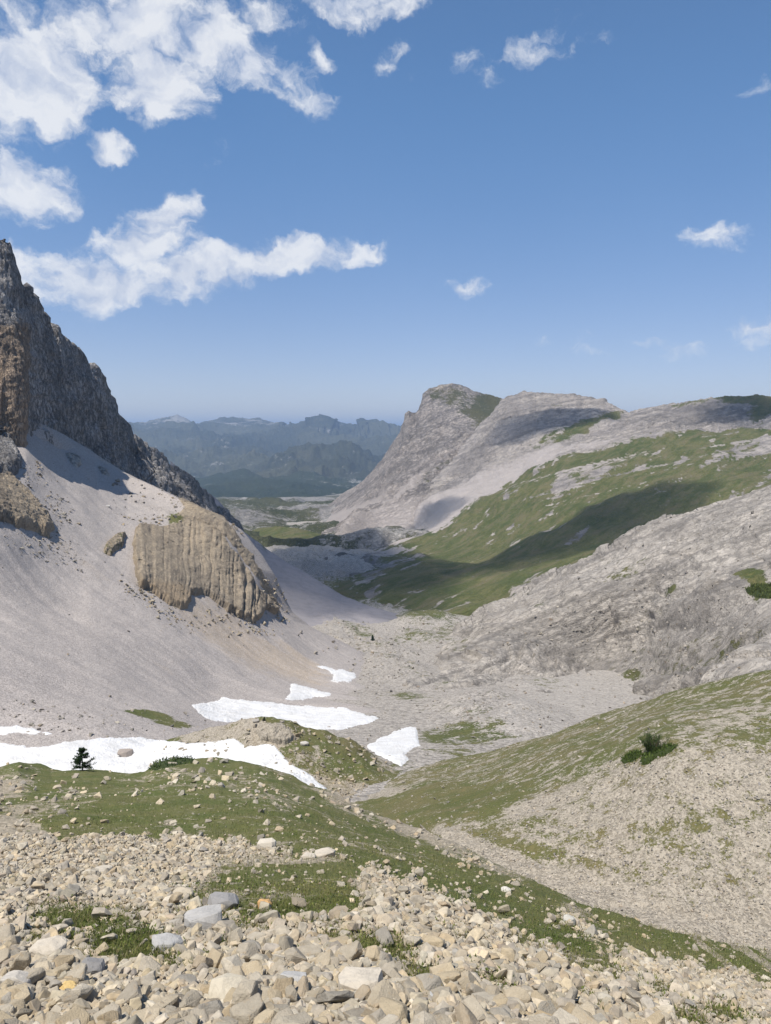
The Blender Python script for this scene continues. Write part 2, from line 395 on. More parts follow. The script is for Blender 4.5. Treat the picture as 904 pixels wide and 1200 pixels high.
M_D = terrain_mat('dark_cliff_rock', (.40,.38,.365), (.31,.295,.28), GA, GB, (.34,.26,.19), (.09,.085,.085), 22.0, 2.0, contrast=.8, cracks=.7, stretch=(1.2,1.2,.3))
M_COLS = terrain_mat('fluted_rock', (.45,.37,.27), (.37,.305,.225), GA, GB, (.40,.31,.21), (.15,.13,.11), 9.0, 1.0, contrast=.9, cracks=.35)
M_H = terrain_mat('limestone', (.46,.42,.37), (.38,.345,.305), GA, GB, (.23,.20,.145), (.13,.12,.11), 26.0, 2.0, contrast=1.0, strata=(-.37,.25,.9,5.0), cracks=.3, gk=1.2, dip=20, stretch=(.3,.6,1.5))
M_G = terrain_mat('alpine_meadow', (.38,.34,.30), (.30,.27,.25), (.085,.105,.034), (.14,.14,.055), (.30,.25,.175), (.13,.12,.115), 90.0, 6.0, contrast=1.0, gk=.85, strata=(-.2,.2,.95,17.0), cracks=.3, pale=(.39,.35,.325), gdir=(-46,0), dip=14, stretch=(.3,.6,1.5))
M_A = terrain_mat('peak_limestone', (.40,.35,.31), (.31,.28,.255), (.085,.09,.042), (.12,.112,.052), (.34,.285,.205), (.12,.11,.105), 80.0, 7.0, contrast=1.0, gk=.9, strata=(-.46,.1,.88,16.0), cracks=.55, pale=(.40,.355,.325), dip=28, stretch=(.35,.7,1.6))
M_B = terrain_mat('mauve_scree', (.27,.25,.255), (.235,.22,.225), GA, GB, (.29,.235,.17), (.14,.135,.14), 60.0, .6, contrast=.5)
M_FAR = terrain_mat('wooded_mountain', (.27,.26,.245), (.20,.195,.185), (.030,.038,.026), (.085,.088,.055), (.2,.2,.12), (.12,.12,.115), 1500.0, 90.0, contrast=.9, gk=1.2)
M_MID = terrain_mat('karst_plateau', (.36,.34,.31), (.28,.26,.24), (.06,.07,.03), (.10,.10,.048), (.3,.25,.16), (.13,.125,.12), 150.0, 10.0, contrast=1.0, gk=1.1, cracks=.4)
M_SNOW = simple_mat('old_snow', (.64,.63,.61), (.78,.78,.78), .30, .6, .5)

# ================================================================== TERRAIN
def flat(h): return lambda P, N, px, py: h*np.ones(px.shape)
# ---- lowland plain reaching the horizon
gx = np.linspace(-60000, 60000, 61); gy = np.linspace(-60000, 80000, 71); GX, GY = np.meshgrid(gx, gy[::-1])
PZ = np.stack([GX, GY, -1000+0*GX], -1); PZ[..., 2] += fbm(PZ, 9000, 4)*60
o = mesh_np('lowland_plain', PZ.reshape(-1, 3), grid_faces(*GX.shape), M_FAR, attrs={'cover': packmask(np.ones(GX.shape)*.8).reshape(-1, 4)}); o['kind'] = 'structure'

# ---- distant ranges
landform('horizon_range', [
  [(-400,512,33000),(100,511,33000),(300,514,33000),(380,514,30000),(400,515,29000),(425,515.5,29000),(440,514,29000),(460,514,29000),(500,515,30000),(700,512,33000),(1300,513,33000)],
  [(-400,522,24000),(1300,522,24000)], [(-400,560,14000),(1300,560,14000)]], M_FAR,
  lambda P,N,px,py: fbm(P,4000,6)*260*sst(py,513,530), lambda P,px,py,nz: packmask(.9-fbm(P,3000,4)*.5), sp=2.5, back=[(0,3000,-900,4)])
landform('distant_mountains', [
  [(-500,480,13000),(-100,500,13000),(60,505,13000),(120,508,13000),(150,506,13000),(165,499,13000),(180,494,13000),(192,492,13000),(200,491,13000),(208,488,13000),(215,491,13000),(225,495,13300),(236,499,13600),(246,493,13900),(258,491,14000),(268,492,14000),(275,490,14000),(290,492,14000),(305,492,14000),(318,498,14000),(328,504,13800),(336,508,13600),(345,505,13000),(353,504,12800),(362,509,12800),(380,514,12800),(400,519,12800),(420,521,12800),(445,520,12800),(458,516,12800),(475,515,12800),(520,519,12800),(620,525,12800),(1300,520,12800)],
  [(-500,510,11800),(60,522,11800),(150,520,11800),(205,512,11900),(240,516,12300),(280,512,12300),(330,522,12000),(360,520,11600),(420,528,11400),(470,527,11600),(1300,530,11800)],
  [(-500,540,10000),(150,541,10000),(250,543,10200),(330,546,10000),(470,546,9800),(1300,545,10000)],
  [(-500,572,7600),(150,570,7600),(300,572,7600),(470,572,7600),(1300,572,7600)],
  [(-500,620,5600),(1300,620,5600)]], M_FAR,
  lambda P,N,px,py: (fbm(P,2600,8,.56,True)-.25)*520*sst(py,492,526)+fbm(P,900,6,.6,True)*170*sst(py,492,518)+fbm(P,500,5,.65,True)*22+fbm(P,3200,3)*160*sst(py,520,550),
  lambda P,px,py,nz: packmask(np.clip(.90+(py-497)/80-fbm(P,2600,8,.56,True)*.45+fbm(P,700,5,.6)*.9,0,1), 0, .15), sp=1.1, jag=3.5, jwl=20, back=[(0,1500,-900,6)])
M_FOOT = terrain_mat('wooded_foothill', (.27,.26,.24), (.20,.195,.18), (.020,.032,.016), (.040,.050,.024), (.2,.2,.12), (.12,.12,.115), 500.0, 30.0, contrast=.9, gk=1.0)
def foothill_mask(P,px,py,nz): return packmask(.85+fbm(P,500,4)*.6, 0, 0)
landform('foothills', [
  [(-300,560,6200),(150,566,6200),(200,566,6200),(232,564,6200),(255,558,6200),(275,554,6200),(287,552,6200),(298,557,6200),(312,562,6000),(335,558,6000),(352,554,6000),(368,555,6000),(380,560,6000),(392,568,6000),(405,566,6000),(420,566,6000),(440,570,6000),(700,575,6000)],
  [(-300,575,5400),(200,577,5400),(300,574,5400),(420,578,5400),(700,582,5400)],
  [(-300,600,4300),(300,598,4300),(700,604,4300)]], M_FOOT,
  lambda P,N,px,py: fbm(P,900,7,.56,True)*95*(.25+.75*sst(py,560,574))+fbm(P,200,4)*10, foothill_mask, sp=1.1, jag=2.5, jwl=16, back=[(0,500,-300,5)])
def plateau_mask(P,px,py,nz):
    g = .56+fbm(P,420,5,.6)*1.1+ell(px,py,[(300,603,70,7,0,.6),(350,612,60,6,0,.5),(395,600,30,8,10,.4)])*.5
    g -= ell(px,py,[(365,608,45,3.5,4,1),(330,590,60,5,0,.7),(395,612,30,5,0,.8)])*.8
    return packmask(g, 0, 0)
landform('karst_plateau', [
  [(-200,580,4400),(250,585,4300),(262,583,4300),(290,585,4200),(320,588,4100),(345,583,4100),(370,583,4000),(400,578,4000),(430,582,4000),(520,590,4000),(700,592,4000)],
  [(-200,592,3500),(262,592,3500),(330,595,3400),(420,592,3300),(700,600,3300)],
  [(-200,606,2700),(262,605,2700),(340,610,2600),(430,606,2500),(700,612,2500)],
  [(-200,628,1950),(262,628,1950),(430,632,1900),(700,632,1900)],
  [(-200,650,1500),(700,652,1450)]], M_MID,
  lambda P,N,px,py: fbm(P,520,7,.56,True)*62*sst(py,578,600)+fbm(P,90,5)*5, plateau_mask, sp=1.1, back=[(0,400,-150,4)])

# ---- twin peak, left summit
def aniso(P, dip, sc):
    a = R(dip); x = P[...,0]*math.cos(a)+P[...,2]*math.sin(a); z = -P[...,0]*math.sin(a)+P[...,2]*math.cos(a)
    return np.stack([x*sc[0], P[...,1]*sc[1], z*sc[2]], -1)
def strata_disp(P, nrm, per, amp, warp):
    q = P@np.array(nrm)+warp
    s = q/per; f = s-np.floor(s)
    return amp*(sst(f,0,.75)-.5-.0*f)
def peak_disp(P,N,px,py):
    cf = .03+.97*sst(py-np.interp(px,[330,400,445,470,480,500,530,575,640],[618,580,541,505,483,458,450,464,485]),3,62)
    n = fbm(P,330,4,.5,True)*36*cf+fbm(P+900,150,3,.5,True)*15*cf+fbm(aniso(P,28,(.45,.8,1.5)),90,6,.66,True)*12+fbm(P,18,4,.65)*4
    w = fbm(P,300,3)*30; s = strata_disp(P,(-.46,.1,.88),34,10,w)+strata_disp(P,(-.46,.1,.88),13,5,w)
    smooth = ell(px,py,[(548,482,42,26,-40,1)])                 # grassy shoulder
    scree = sst(ell(px,py,[(395,615,70,14,25,1),(470,625,60,22,35,1)]),.2,.8)
    k = sst(py,448,470)
    edge = .10+.90*cf
    return (n*(1-.75*scree)*(1-.7*smooth)+s*(1-scree)*(1-smooth))*edge
def peak_mask(P,px,py,nz):
    g = ell(px,py,[(545,475,34,22,-35,.62),(567,482,22,26,-35,.85),(512,462,14,10,0,.55),(575,470,16,8,-15,.9),(520,560,60,5,35,.45),(430,600,50,5,35,.45),(600,560,60,8,25,.5)])
    g = g+fbm(P,60,4)*.35-.08
    t = ell(px,py,[(520,458,26,10,0,.55),(600,500,40,12,35,.3)])
    pl = ell(px,py,[(390,617,75,12,22,1.1),(455,620,60,12,30,1),(520,600,70,5,30,.8),(480,585,40,4,38,.7),(440,592,40,3,38,.6),(505,560,50,3,40,.5),(470,634,50,10,30,1)])
    return packmask(g-pl*.3+ell(px,py,[(455,600,70,5,35,.35),(520,585,60,4,30,.35)]), t, fbm(P,160,4,.6)*.7+.12, pl)
landform('rocky_peak', [
  [(320,620,2700),(350,612,2650),(380,598,2600),(400,580,2550),(425,565,2500),(436,553,2450),(447,540,2450),(460,520,2420),(469,507,2400),(473,495,2400),(475,486,2400),(479,482,2400),(483,484,2410),(487,484,2420),(491,480,2420),(494,473,2430),(496,462,2440),(504,456,2450),(515,452,2460),(530,450,2470),(542,452,2470),(556,459,2480),(575,464,2500),(592,469,2500),(640,485,2500),(700,500,2500)],
  [(320,624,2500),(360,618,2400),(400,600,2300),(440,580,2200),(480,548,2150),(520,520,2170),(560,505,2200),(600,498,2250),(700,510,2250)],
  [(320,633,2100),(360,629,2050),(400,622,1950),(440,610,1850),(480,592,1800),(520,570,1900),(560,550,2050),(600,530,2200),(700,530,2300)],
  [(320,655,1650),(400,650,1560),(450,647,1500),(480,645,1530),(520,625,1700),(560,605,1800),(700,580,1900)],
  [(320,690,1280),(480,690,1330),(700,640,1700)]], M_A, peak_disp, peak_mask, sp=1.0, jag=1.6, jwl=11, back=[(60,150,-120,6),(60,300,-350,3)])

# ---- long right-hand mountain: grey summit, grassy flank
BAND = [(560,562),(600,552),(660,536),(720,520),(790,515),(860,520),(910,530)]
def gm_rock(px, py):
    """1 on bare rock, 0 on meadow"""
    line = np.interp(px, [380,450,480,500,540,580,620,680,740,800,860,904,1150], [648,656,652,640,608,585,562,545,530,524,518,520,520])
    r = sst(line-py, -5, 7)
    return r
def gm_disp(P,N,px,py):
    r = gm_rock(px,py)
    scree = ell(px,py,[(480,630,60,20,35,1.1),(545,600,70,17,33,1.1),(620,560,50,12,28,.9)])
    r = np.maximum(r, ell(px,py,[(385,680,70,24,-5,.9)]))
    cf = .08+.92*sst(py-np.interp(px,[380,480,556,602,700,735,904],[640,600,511,465,471,487,467]),2,30)
    n = fbm(P,380,4,.5,True)*34*cf+r*(fbm(aniso(P,14,(.45,.8,1.5)),80,6,.66,True)*9+fbm(P,16,4,.65)*2.6)*(1-.8*scree)
    w = fbm(P,350,3)*40
    s = r*(strata_disp(P,(-.2,.2,.95),26,8,w)+strata_disp(P,(-.2,.2,.95),10,3.6,w))*(1-scree)
    gul = (1-r)*(fbm((P@np.array(Matrix.Rotation(.8,3,'Z')))*np.array([.2,1,1]),110,5,.55,True)*5.5+fbm(P,20,4)*.8)
    return n*1.0+(s+gul)*(.15+.85*cf)
def gm_mask(P,px,py,nz):
    r = gm_rock(px,py)
    g = 1-r
    g = np.maximum(g, ell(px,py,[(690,510,50,7,33,.9),(655,525,40,6,25,.5),(900,470,60,6,0,1.2),(655,478,12,8,0,.3),(895,490,25,16,60,.8),(812,474,30,3,8,.6)]))
    g = g-ell(px,py,[(690,572,30,9,25,.55),(665,580,14,8,60,.7),(710,570,26,5,20,.6),(725,560,45,4,35,.35),(870,545,22,7,10,.5),(900,540,14,8,10,.7),(760,548,40,6,8,.35),(600,600,4,2,0,.5)])
    hum = ell(px,py,[(385,680,70,24,-5,1),(345,655,50,14,-15,1)]); g = g-hum*.75  # rocky hummocks; their shade goes into the dark tone of the colour
    g = g+fbm(P,60,5,.6)*.35
    streak = fbm((P@np.array(Matrix.Rotation(.9,3,'Z')))*np.array([.18,1,1]),26,4,.6)
    g = g-sst(streak,.04,.4)*.6*(1-r)
    q1 = P@np.array((-.2,.2,.95)); bandn = fbm(np.stack([q1/9.,q1*0+2.2,q1*0+P[...,0]/900.],-1),1.0,4,.6)
    g = g-sst(bandn,.08,.38)*.55*(1-r)*sst(640-py,0,50)*sst(px,560,640)
    ridge_shade = ell(px,py,[(820,495,130,26,0,.5),(640,500,50,16,0,.3)]); t = ell(px,py,[(820,500,120,20,0,.45),(840,590,120,26,-20,.32),(690,640,120,12,20,.42),(740,475,50,8,10,.0),(690,572,22,6,30,.5)])  # first mask paints shade onto the upper ridge and summit
    scree = ell(px,py,[(480,632,60,20,35,1.2),(540,602,75,17,33,1.2),(620,560,50,10,28,.9)])
    pl = np.maximum(scree, ell(px,py,[(440,645,40,5,25,.8),(600,560,60,5,24,.6),(680,540,90,3,14,.6),(800,526,110,2,0,.5)]))
    pl = pl*(1-hum); t = np.maximum(t, ell(px,py,[(415,654,45,7,-5,.7)]))
    return packmask(g-scree*.4, t, fbm(P,170,4,.6)*.5+.05+hum*.75+ridge_shade, pl)
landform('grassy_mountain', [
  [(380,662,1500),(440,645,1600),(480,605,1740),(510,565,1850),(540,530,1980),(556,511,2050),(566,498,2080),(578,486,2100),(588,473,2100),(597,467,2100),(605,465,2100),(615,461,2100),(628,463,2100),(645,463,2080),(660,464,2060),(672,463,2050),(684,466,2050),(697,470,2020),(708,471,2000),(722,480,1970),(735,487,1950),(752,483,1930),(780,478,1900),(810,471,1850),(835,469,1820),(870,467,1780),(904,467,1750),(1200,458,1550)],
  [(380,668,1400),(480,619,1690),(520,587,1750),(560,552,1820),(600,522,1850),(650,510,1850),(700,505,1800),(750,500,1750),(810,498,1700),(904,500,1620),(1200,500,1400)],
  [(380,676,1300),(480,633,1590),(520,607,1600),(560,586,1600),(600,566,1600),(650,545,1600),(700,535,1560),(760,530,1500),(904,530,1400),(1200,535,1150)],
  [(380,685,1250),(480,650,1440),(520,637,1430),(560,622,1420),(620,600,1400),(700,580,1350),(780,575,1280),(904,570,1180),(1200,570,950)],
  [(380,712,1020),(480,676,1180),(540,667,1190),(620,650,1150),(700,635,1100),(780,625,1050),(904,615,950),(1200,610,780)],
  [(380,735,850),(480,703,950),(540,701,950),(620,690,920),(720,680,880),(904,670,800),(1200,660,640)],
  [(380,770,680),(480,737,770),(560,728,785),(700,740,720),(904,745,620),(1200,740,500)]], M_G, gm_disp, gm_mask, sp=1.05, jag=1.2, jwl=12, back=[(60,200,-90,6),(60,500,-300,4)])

# ---- valley floor
VG = [(430,700,60,12,-5,.75),(520,655,60,20,25,1.0),(500,690,55,20,0,1.1),(560,700,60,14,10,1.0),(500,727,34,9,0,.8),(520,745,34,11,10,.5),(545,797,36,7,18,.75),(482,817,28,6,-5,.62),(475,752,30,7,20,.5),(530,864,42,11,3,.85),
      (562,866,34,9,0,.7),(525,884,34,8,0,.5),(590,828,18,5,0,.35),(640,800,24,6,0,.3),(455,905,60,12,10,.5),(425,745,26,6,-20,.45),(560,845,24,6,0,.3),(470,780,40,8,-20,.25),(560,770,30,8,20,.3),(510,835,40,5,0,.2)]
def v_mask(P,px,py,nz):
    g = ell(px,py,VG)*.9+fbm(P,26,4,.6)*.45+sst(P[...,1],420,900)*.12
    # bare knoll and hummocks; the shaded hummocks are darkened in the colour
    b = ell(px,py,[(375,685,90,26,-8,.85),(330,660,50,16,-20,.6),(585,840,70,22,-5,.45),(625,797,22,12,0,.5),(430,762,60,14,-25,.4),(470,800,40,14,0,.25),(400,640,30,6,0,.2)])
    t = ell(px,py,[(400,655,60,10,-8,.4),(630,800,18,9,0,.45),(575,838,60,16,0,.2)])
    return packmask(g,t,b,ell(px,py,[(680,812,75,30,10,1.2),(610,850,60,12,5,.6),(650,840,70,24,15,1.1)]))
def v_disp(P,N,px,py):
    rough = np.clip(1-1.1*ell(px,py,[(680,812,70,30,10,1)]),.03,1)*np.clip(ell(px,py,[(390,680,100,36,-10,1),(430,760,80,22,-25,1),(500,740,70,20,0,.8),(585,840,75,26,-5,.9),(625,797,26,14,0,.8)]),.12,1)
    d = P[...,1]
    n = fbm(P,70,6,.62,True)*rough*np.clip(d/500,.7,3.0)*8.0+fbm(P,12,5,.6)*np.clip(d/400,.3,2)*.7*(0.4+rough)
    return n+ell(px,py,[(590,842,60,17,-3,1)])*3.5+ell(px,py,[(500,730,30,8,0,1)])*4
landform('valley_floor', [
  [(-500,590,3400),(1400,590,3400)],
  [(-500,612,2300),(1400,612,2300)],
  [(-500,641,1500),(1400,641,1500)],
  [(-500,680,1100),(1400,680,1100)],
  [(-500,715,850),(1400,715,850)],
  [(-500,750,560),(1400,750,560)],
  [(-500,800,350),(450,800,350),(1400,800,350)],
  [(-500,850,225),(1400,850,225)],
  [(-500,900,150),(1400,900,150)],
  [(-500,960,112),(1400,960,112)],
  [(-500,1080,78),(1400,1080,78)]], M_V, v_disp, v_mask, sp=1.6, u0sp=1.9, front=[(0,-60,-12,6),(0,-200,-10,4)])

# ---- dark green mound in the valley
landform('green_mound', [
  [(270,640,1750),(290,624,1700),(305,619,1680),(325,616,1650),(345,617,1640),(365,622,1620),(385,630,1600),(405,637,1580),(425,646,1560)],
  [(270,655,1550),(300,645,1500),(345,643,1480),(385,650,1460),(425,656,1450)],
  [(270,680,1300),(345,678,1250),(425,680,1250)]], M_G, lambda P,N,px,py: fbm(P,80,5)*5, lambda P,px,py,nz: packmask(.9+fbm(P,50,4)*.3,0,0), sp=1.0, back=[(0,120,-30,5),(0,300,-120,3)])

# ---- shaded scree behind the cliff spur
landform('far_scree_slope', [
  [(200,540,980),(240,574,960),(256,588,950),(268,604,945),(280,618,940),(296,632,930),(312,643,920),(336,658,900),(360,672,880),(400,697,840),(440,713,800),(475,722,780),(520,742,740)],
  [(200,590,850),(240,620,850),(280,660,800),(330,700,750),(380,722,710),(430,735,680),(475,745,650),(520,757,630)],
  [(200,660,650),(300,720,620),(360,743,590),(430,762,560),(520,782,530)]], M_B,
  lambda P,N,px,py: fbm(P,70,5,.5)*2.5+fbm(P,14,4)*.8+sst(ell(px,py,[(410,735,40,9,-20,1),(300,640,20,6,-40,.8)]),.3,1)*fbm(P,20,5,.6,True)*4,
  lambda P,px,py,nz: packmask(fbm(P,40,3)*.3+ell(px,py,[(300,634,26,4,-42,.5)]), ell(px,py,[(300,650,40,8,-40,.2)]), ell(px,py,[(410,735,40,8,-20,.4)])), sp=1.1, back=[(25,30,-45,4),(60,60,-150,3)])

# ---- left scree slope
def l_disp(P,N,px,py):
    # chutes run down the fall line
    q = P@np.array(Matrix.Rotation(-.35,3,'Z')); q = q*np.array([.12,1,.12])
    return fbm(q,16,5,.6)*1.5+fbm(P,60,4)*2.4+fbm(P,5,4,.6)*.25
def l_mask(P,px,py,nz):
    q = P@np.array(Matrix.Rotation(-.35,3,'Z')); q = q*np.array([.10,1,.10])
    st = fbm(q,22,4,.6)
    t = ell(px,py,[(260,740,90,22,-38,.75),(330,775,60,18,-28,.75),(230,715,60,16,-40,.5),(235,600,36,18,-30,.5),(160,600,50,20,-20,.15),(30,600,50,20,0,.3)])+sst(st,.0,.42)*.5
    g = ell(px,py,[(175,838,32,4,-14,1.05),(200,848,26,4,-10,.8),(60,872,50,3,0,.25),(207,608,12,8,0,.8)])
    b = ell(px,py,[(170,590,60,16,-25,.3),(90,845,130,14,-3,.35),(30,860,90,12,0,.35)])+sst(-st,.1,.45)*.3
    return packmask(g,t,b)
landform('scree_slope', [
  [(-300,440,300),(-150,480,330),(0,502,400),(30,489,425),(55,500,450),(80,515,470),(115,538,480),(150,556,480),(200,578,450),(240,598,430),(262,612,425),(275,628,424),(300,665,425),(312,690,428),(325,712,430),(345,728,436),(360,736,440),(400,754,450),(440,778,430),(480,805,400)],
  [(-300,540,220),(0,590,310),(80,608,350),(150,630,372),(200,665,366),(240,695,366),(285,724,372),(330,744,390),(370,765,400),(420,785,390),(480,812,360)],
  [(-300,640,180),(0,700,250),(100,710,285),(180,740,290),(250,765,305),(310,785,320),(360,800,325),(420,815,310),(480,832,290)],
  [(-300,760,150),(0,790,182),(100,800,200),(200,815,228),(260,825,248),(340,838,245),(420,855,222),(480,865,210)],
  [(-300,850,128),(0,845,158),(100,850,161),(200,860,172),(300,872,188),(400,885,180),(480,895,165)],
  [(-300,900,120),(0,890,141),(100,895,140),(200,905,140),(300,915,142),(480,930,140)],
  [(-300,960,108),(0,945,118),(200,950,118),(480,970,118)]], M_L, l_disp, l_mask, sp=1.15, back=[(8,12,-6,4),(20,40,-60,4)])

# ---- dark cliff ridge above it
def d_disp(P,N,px,py):
    q = P*np.array([1,1,.22])
    lit = sst(31-px,0,6); cf = .5+.5*sst(py-np.interp(px,[0,28,60,110,150,200,262],[283,338,396,440,510,552,604]),0,30)
    n = fbm(q,42,6,.62,True)*9.5+fbm(P*np.array([1,1,.45]),11,5,.66,True)*3.0*(1-.5*lit)+fbm(q,70,3,.5,True)*6+fbm(P*np.array([1,1,.07]),24,4,.55,True)*5*(1-lit)
    return (n-7.5)*(1-.35*lit)*cf+fbm(P,13,5,.65)*3.2
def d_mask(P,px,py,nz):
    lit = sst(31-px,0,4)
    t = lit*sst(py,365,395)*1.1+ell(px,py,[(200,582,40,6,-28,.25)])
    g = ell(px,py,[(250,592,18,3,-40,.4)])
    return packmask(g+fbm(P,12,3)*.1,t,(1-lit)*.22+sst(250-px,0,1)*0)  # shaded wall gets a darker tone in its colour, the lit face none
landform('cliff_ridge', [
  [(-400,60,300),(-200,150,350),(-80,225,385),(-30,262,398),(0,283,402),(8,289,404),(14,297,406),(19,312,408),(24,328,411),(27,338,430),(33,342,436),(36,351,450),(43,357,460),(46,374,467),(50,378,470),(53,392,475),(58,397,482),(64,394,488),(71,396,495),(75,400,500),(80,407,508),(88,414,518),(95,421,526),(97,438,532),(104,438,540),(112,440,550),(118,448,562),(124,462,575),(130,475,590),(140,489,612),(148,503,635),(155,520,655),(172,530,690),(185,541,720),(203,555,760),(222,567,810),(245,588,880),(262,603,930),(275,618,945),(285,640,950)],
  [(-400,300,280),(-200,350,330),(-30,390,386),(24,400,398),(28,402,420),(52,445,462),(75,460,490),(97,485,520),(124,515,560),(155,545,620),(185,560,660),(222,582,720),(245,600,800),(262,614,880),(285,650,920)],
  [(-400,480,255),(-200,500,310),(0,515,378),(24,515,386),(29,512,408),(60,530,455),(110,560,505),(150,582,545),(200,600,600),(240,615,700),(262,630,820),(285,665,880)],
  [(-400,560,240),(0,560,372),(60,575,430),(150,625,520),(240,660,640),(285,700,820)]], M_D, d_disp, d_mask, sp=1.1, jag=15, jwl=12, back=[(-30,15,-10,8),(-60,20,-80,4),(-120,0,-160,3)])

# ---- right limestone hill
def h_disp(P,N,px,py):
    w = fbm(P,90,3)*14
    n = fbm(P,85,4,.5,True)*8+fbm(aniso(P,20,(.3,.6,1.4)),24,6,.6,True)*1.8+fbm(P,5,4,.62)*.32
    s = strata_disp(P,(-.37,.25,.9),8,2.3,w)+strata_disp(P,(-.37,.25,.9),3.1,1.0,w)
    k = 1-.7*np.clip(ell(px,py,[(850,790,70,14,10,.8),(780,770,100,34,10,1.3)]),0,1)
    return (n+s)*k*(.4+.6*sst(py,560,640))*1.35
def h_mask(P,px,py,nz):
    g = ell(px,py,[(888,693,17,6,0,1.3),(897,700,12,10,0,1.0),(900,722,5,9,0,.9),(795,700,9,4,20,.8),(745,680,35,10,15,.5),(628,727,20,5,20,.6),(725,668,18,6,10,.3),(790,770,110,18,8,.3),(850,785,80,14,8,.5),(745,796,14,8,0,.8),(550,770,30,8,30,.4),(755,735,60,14,20,.25),(640,740,50,10,30,.18)])
    g = g+fbm(P,14,5,.65)*.42-.06
    t = ell(px,py,[(840,770,110,30,8,.42),(720,730,110,30,20,.18)])
    return packmask(g,t,ell(px,py,[(720,740,120,30,20,.1)])+fbm(P,50,4,.6)*.25)
landform('limestone_hill', [
  [(480,790,560),(530,757,590),(548,744,605),(560,735,620),(580,718,630),(600,708,640),(620,702,630),(640,690,620),(660,682,610),(680,672,600),(700,662,590),(720,652,580),(750,636,570),(780,620,560),(820,606,550),(850,593,540),(880,582,530),(904,572,520),(1200,480,460)],
  [(480,800,450),(560,760,480),(620,730,480),(700,705,460),(780,680,440),(904,640,400),(1200,590,340)],
  [(480,815,370),(560,787,400),(640,768,425),(720,764,420),(760,764,390),(800,745,345),(904,715,300),(1200,680,250)],
  [(480,855,290),(600,815,362),(670,800,392),(700,797,396),(735,800,372),(770,810,322),(820,800,276),(904,780,230),(1200,760,170)],
  [(480,885,245),(600,850,300),(740,860,300),(800,850,250),(904,830,175),(1200,830,120)]], M_H, h_disp, h_mask, sp=1.1, jag=2.0, jwl=22, back=[(10,30,-8,5),(30,200,-110,5)])

# ---- grassy knoll beyond the near snow
def k_mask(P,px,py,nz):
    g = .27+ell(px,py,[(365,862,60,12,-20,1.1),(400,880,40,14,-30,1.1),(230,852,60,5,12,.75),(405,905,60,12,-10,.7),(180,870,30,6,0,.5),(350,880,20,14,0,.5)])
    g -= ell(px,py,[(325,862,26,12,10,.8),(300,853,20,6,15,.5)])
    return packmask(g+fbm(P,9,4,.6)*.45, ell(px,py,[(330,870,60,30,0,.5),(400,920,70,20,-30,.6)]), 0)
landform('rocky_knoll', [
  [(60,905,140),(150,890,146),(190,872,150),(235,858,152),(265,852,152),(285,845,150),(305,841,150),(320,842,150),(345,851,150),(380,860,150),(415,872,150),(440,888,150),(465,903,148),(500,915,145)],
  [(60,915,132),(190,890,141),(250,878,143),(310,866,143),(380,880,142),(440,905,140),(500,925,138)],
  [(60,930,128),(190,920,130),(310,905,132),(380,918,130),(440,930,130),(500,945,128)],
  [(60,965,110),(310,950,112),(500,975,110)]], M_R,
  lambda P,N,px,py: fbm(P,12,5,.55,True)*.9+fbm(P,2.5,4)*.22+ell(px,py,[(325,860,24,10,0,1)])*fbm(P,4,4,.6,True)*.7, k_mask, sp=1.0, back=[(0,5,-3,5),(0,20,-16,5)])

# ---- right near hillside
RGRAV = [(904,1130),(1100,1200),(1100,860),(904,872),(850,873),(780,878),(700,905),(640,930),(600,950),(590,975),(640,1010),(540,965),(520,975),(560,1010),(640,1070),(740,1120),(900,1160)]
def r_mask(P,px,py,nz):
    grav = poly(px,py,RGRAV,14)
    g = .63*(1-grav)+.30*grav
    g += ell(px,py,[(500,935,60,12,5,.6),(470,955,60,10,0,.45),(560,945,50,12,15,.4),(650,1000,60,10,-15,.35),(650,975,50,12,-15,.22),(770,975,60,16,0,.14),(860,1045,80,12,0,.05)])
    g -= ell(px,py,[(620,1030,80,20,-24,.6),(800,1090,120,24,-12,.6),(700,1060,60,16,-20,.6),(440,930,50,6,5,.7),(870,915,60,30,0,.10),(620,945,60,8,20,.25),(860,840,60,10,5,.22),(545,985,30,8,-30,.9),(900,1060,60,60,0,.2)])
    t = ell(px,py,[(720,980,80,30,-10,.32),(840,830,90,16,5,.35),(620,890,90,16,12,.3),(800,1110,160,22,-10,.5)])
    return packmask(g+fbm(P,7,5,.65)*.34,t,0)
def r_disp(P,N,px,py):
    n = fbm(P,16,4,.5)*1.0+fbm(P,2.6,5,.62)*.22
    n += sst(fbm(P*np.array([1,1,1]),3.4,4,.6,True),.1,.8)*.16*poly(px,py,RGRAV,14)
    return n
landform('gravel_hillside', [
  [(340,950,128),(400,932,132),(430,925,135),(470,908,142),(520,891,148),(560,884,146),(600,873,142),(650,858,140),(700,840,135),(750,824,128),(800,807,120),(850,795,112),(904,785,105),(1200,740,85)],
  [(340,965,112),(430,945,114),(520,915,118),(600,903,108),(700,878,92),(760,869,83),(800,868,78),(850,868,76),(904,870,74),(1200,860,66)],
  [(340,1000,92),(450,975,91),(520,957,85),(600,958,78),(700,955,72),(800,950,68),(904,950,66),(1200,950,60)],
  [(340,1040,82),(460,1015,78),(520,1010,72),(600,1030,66),(700,1052,62),(800,1080,57),(904,1110,54),(1200,1130,48)],
  [(340,1130,60),(600,1120,52),(904,1185,46),(1200,1200,40)]], M_R, r_disp, r_mask, sp=1.1, back=[(0,10,-8,4),(0,40,-45,4)], front=[(0,-10,3,4),(0,-25,-6,4)])

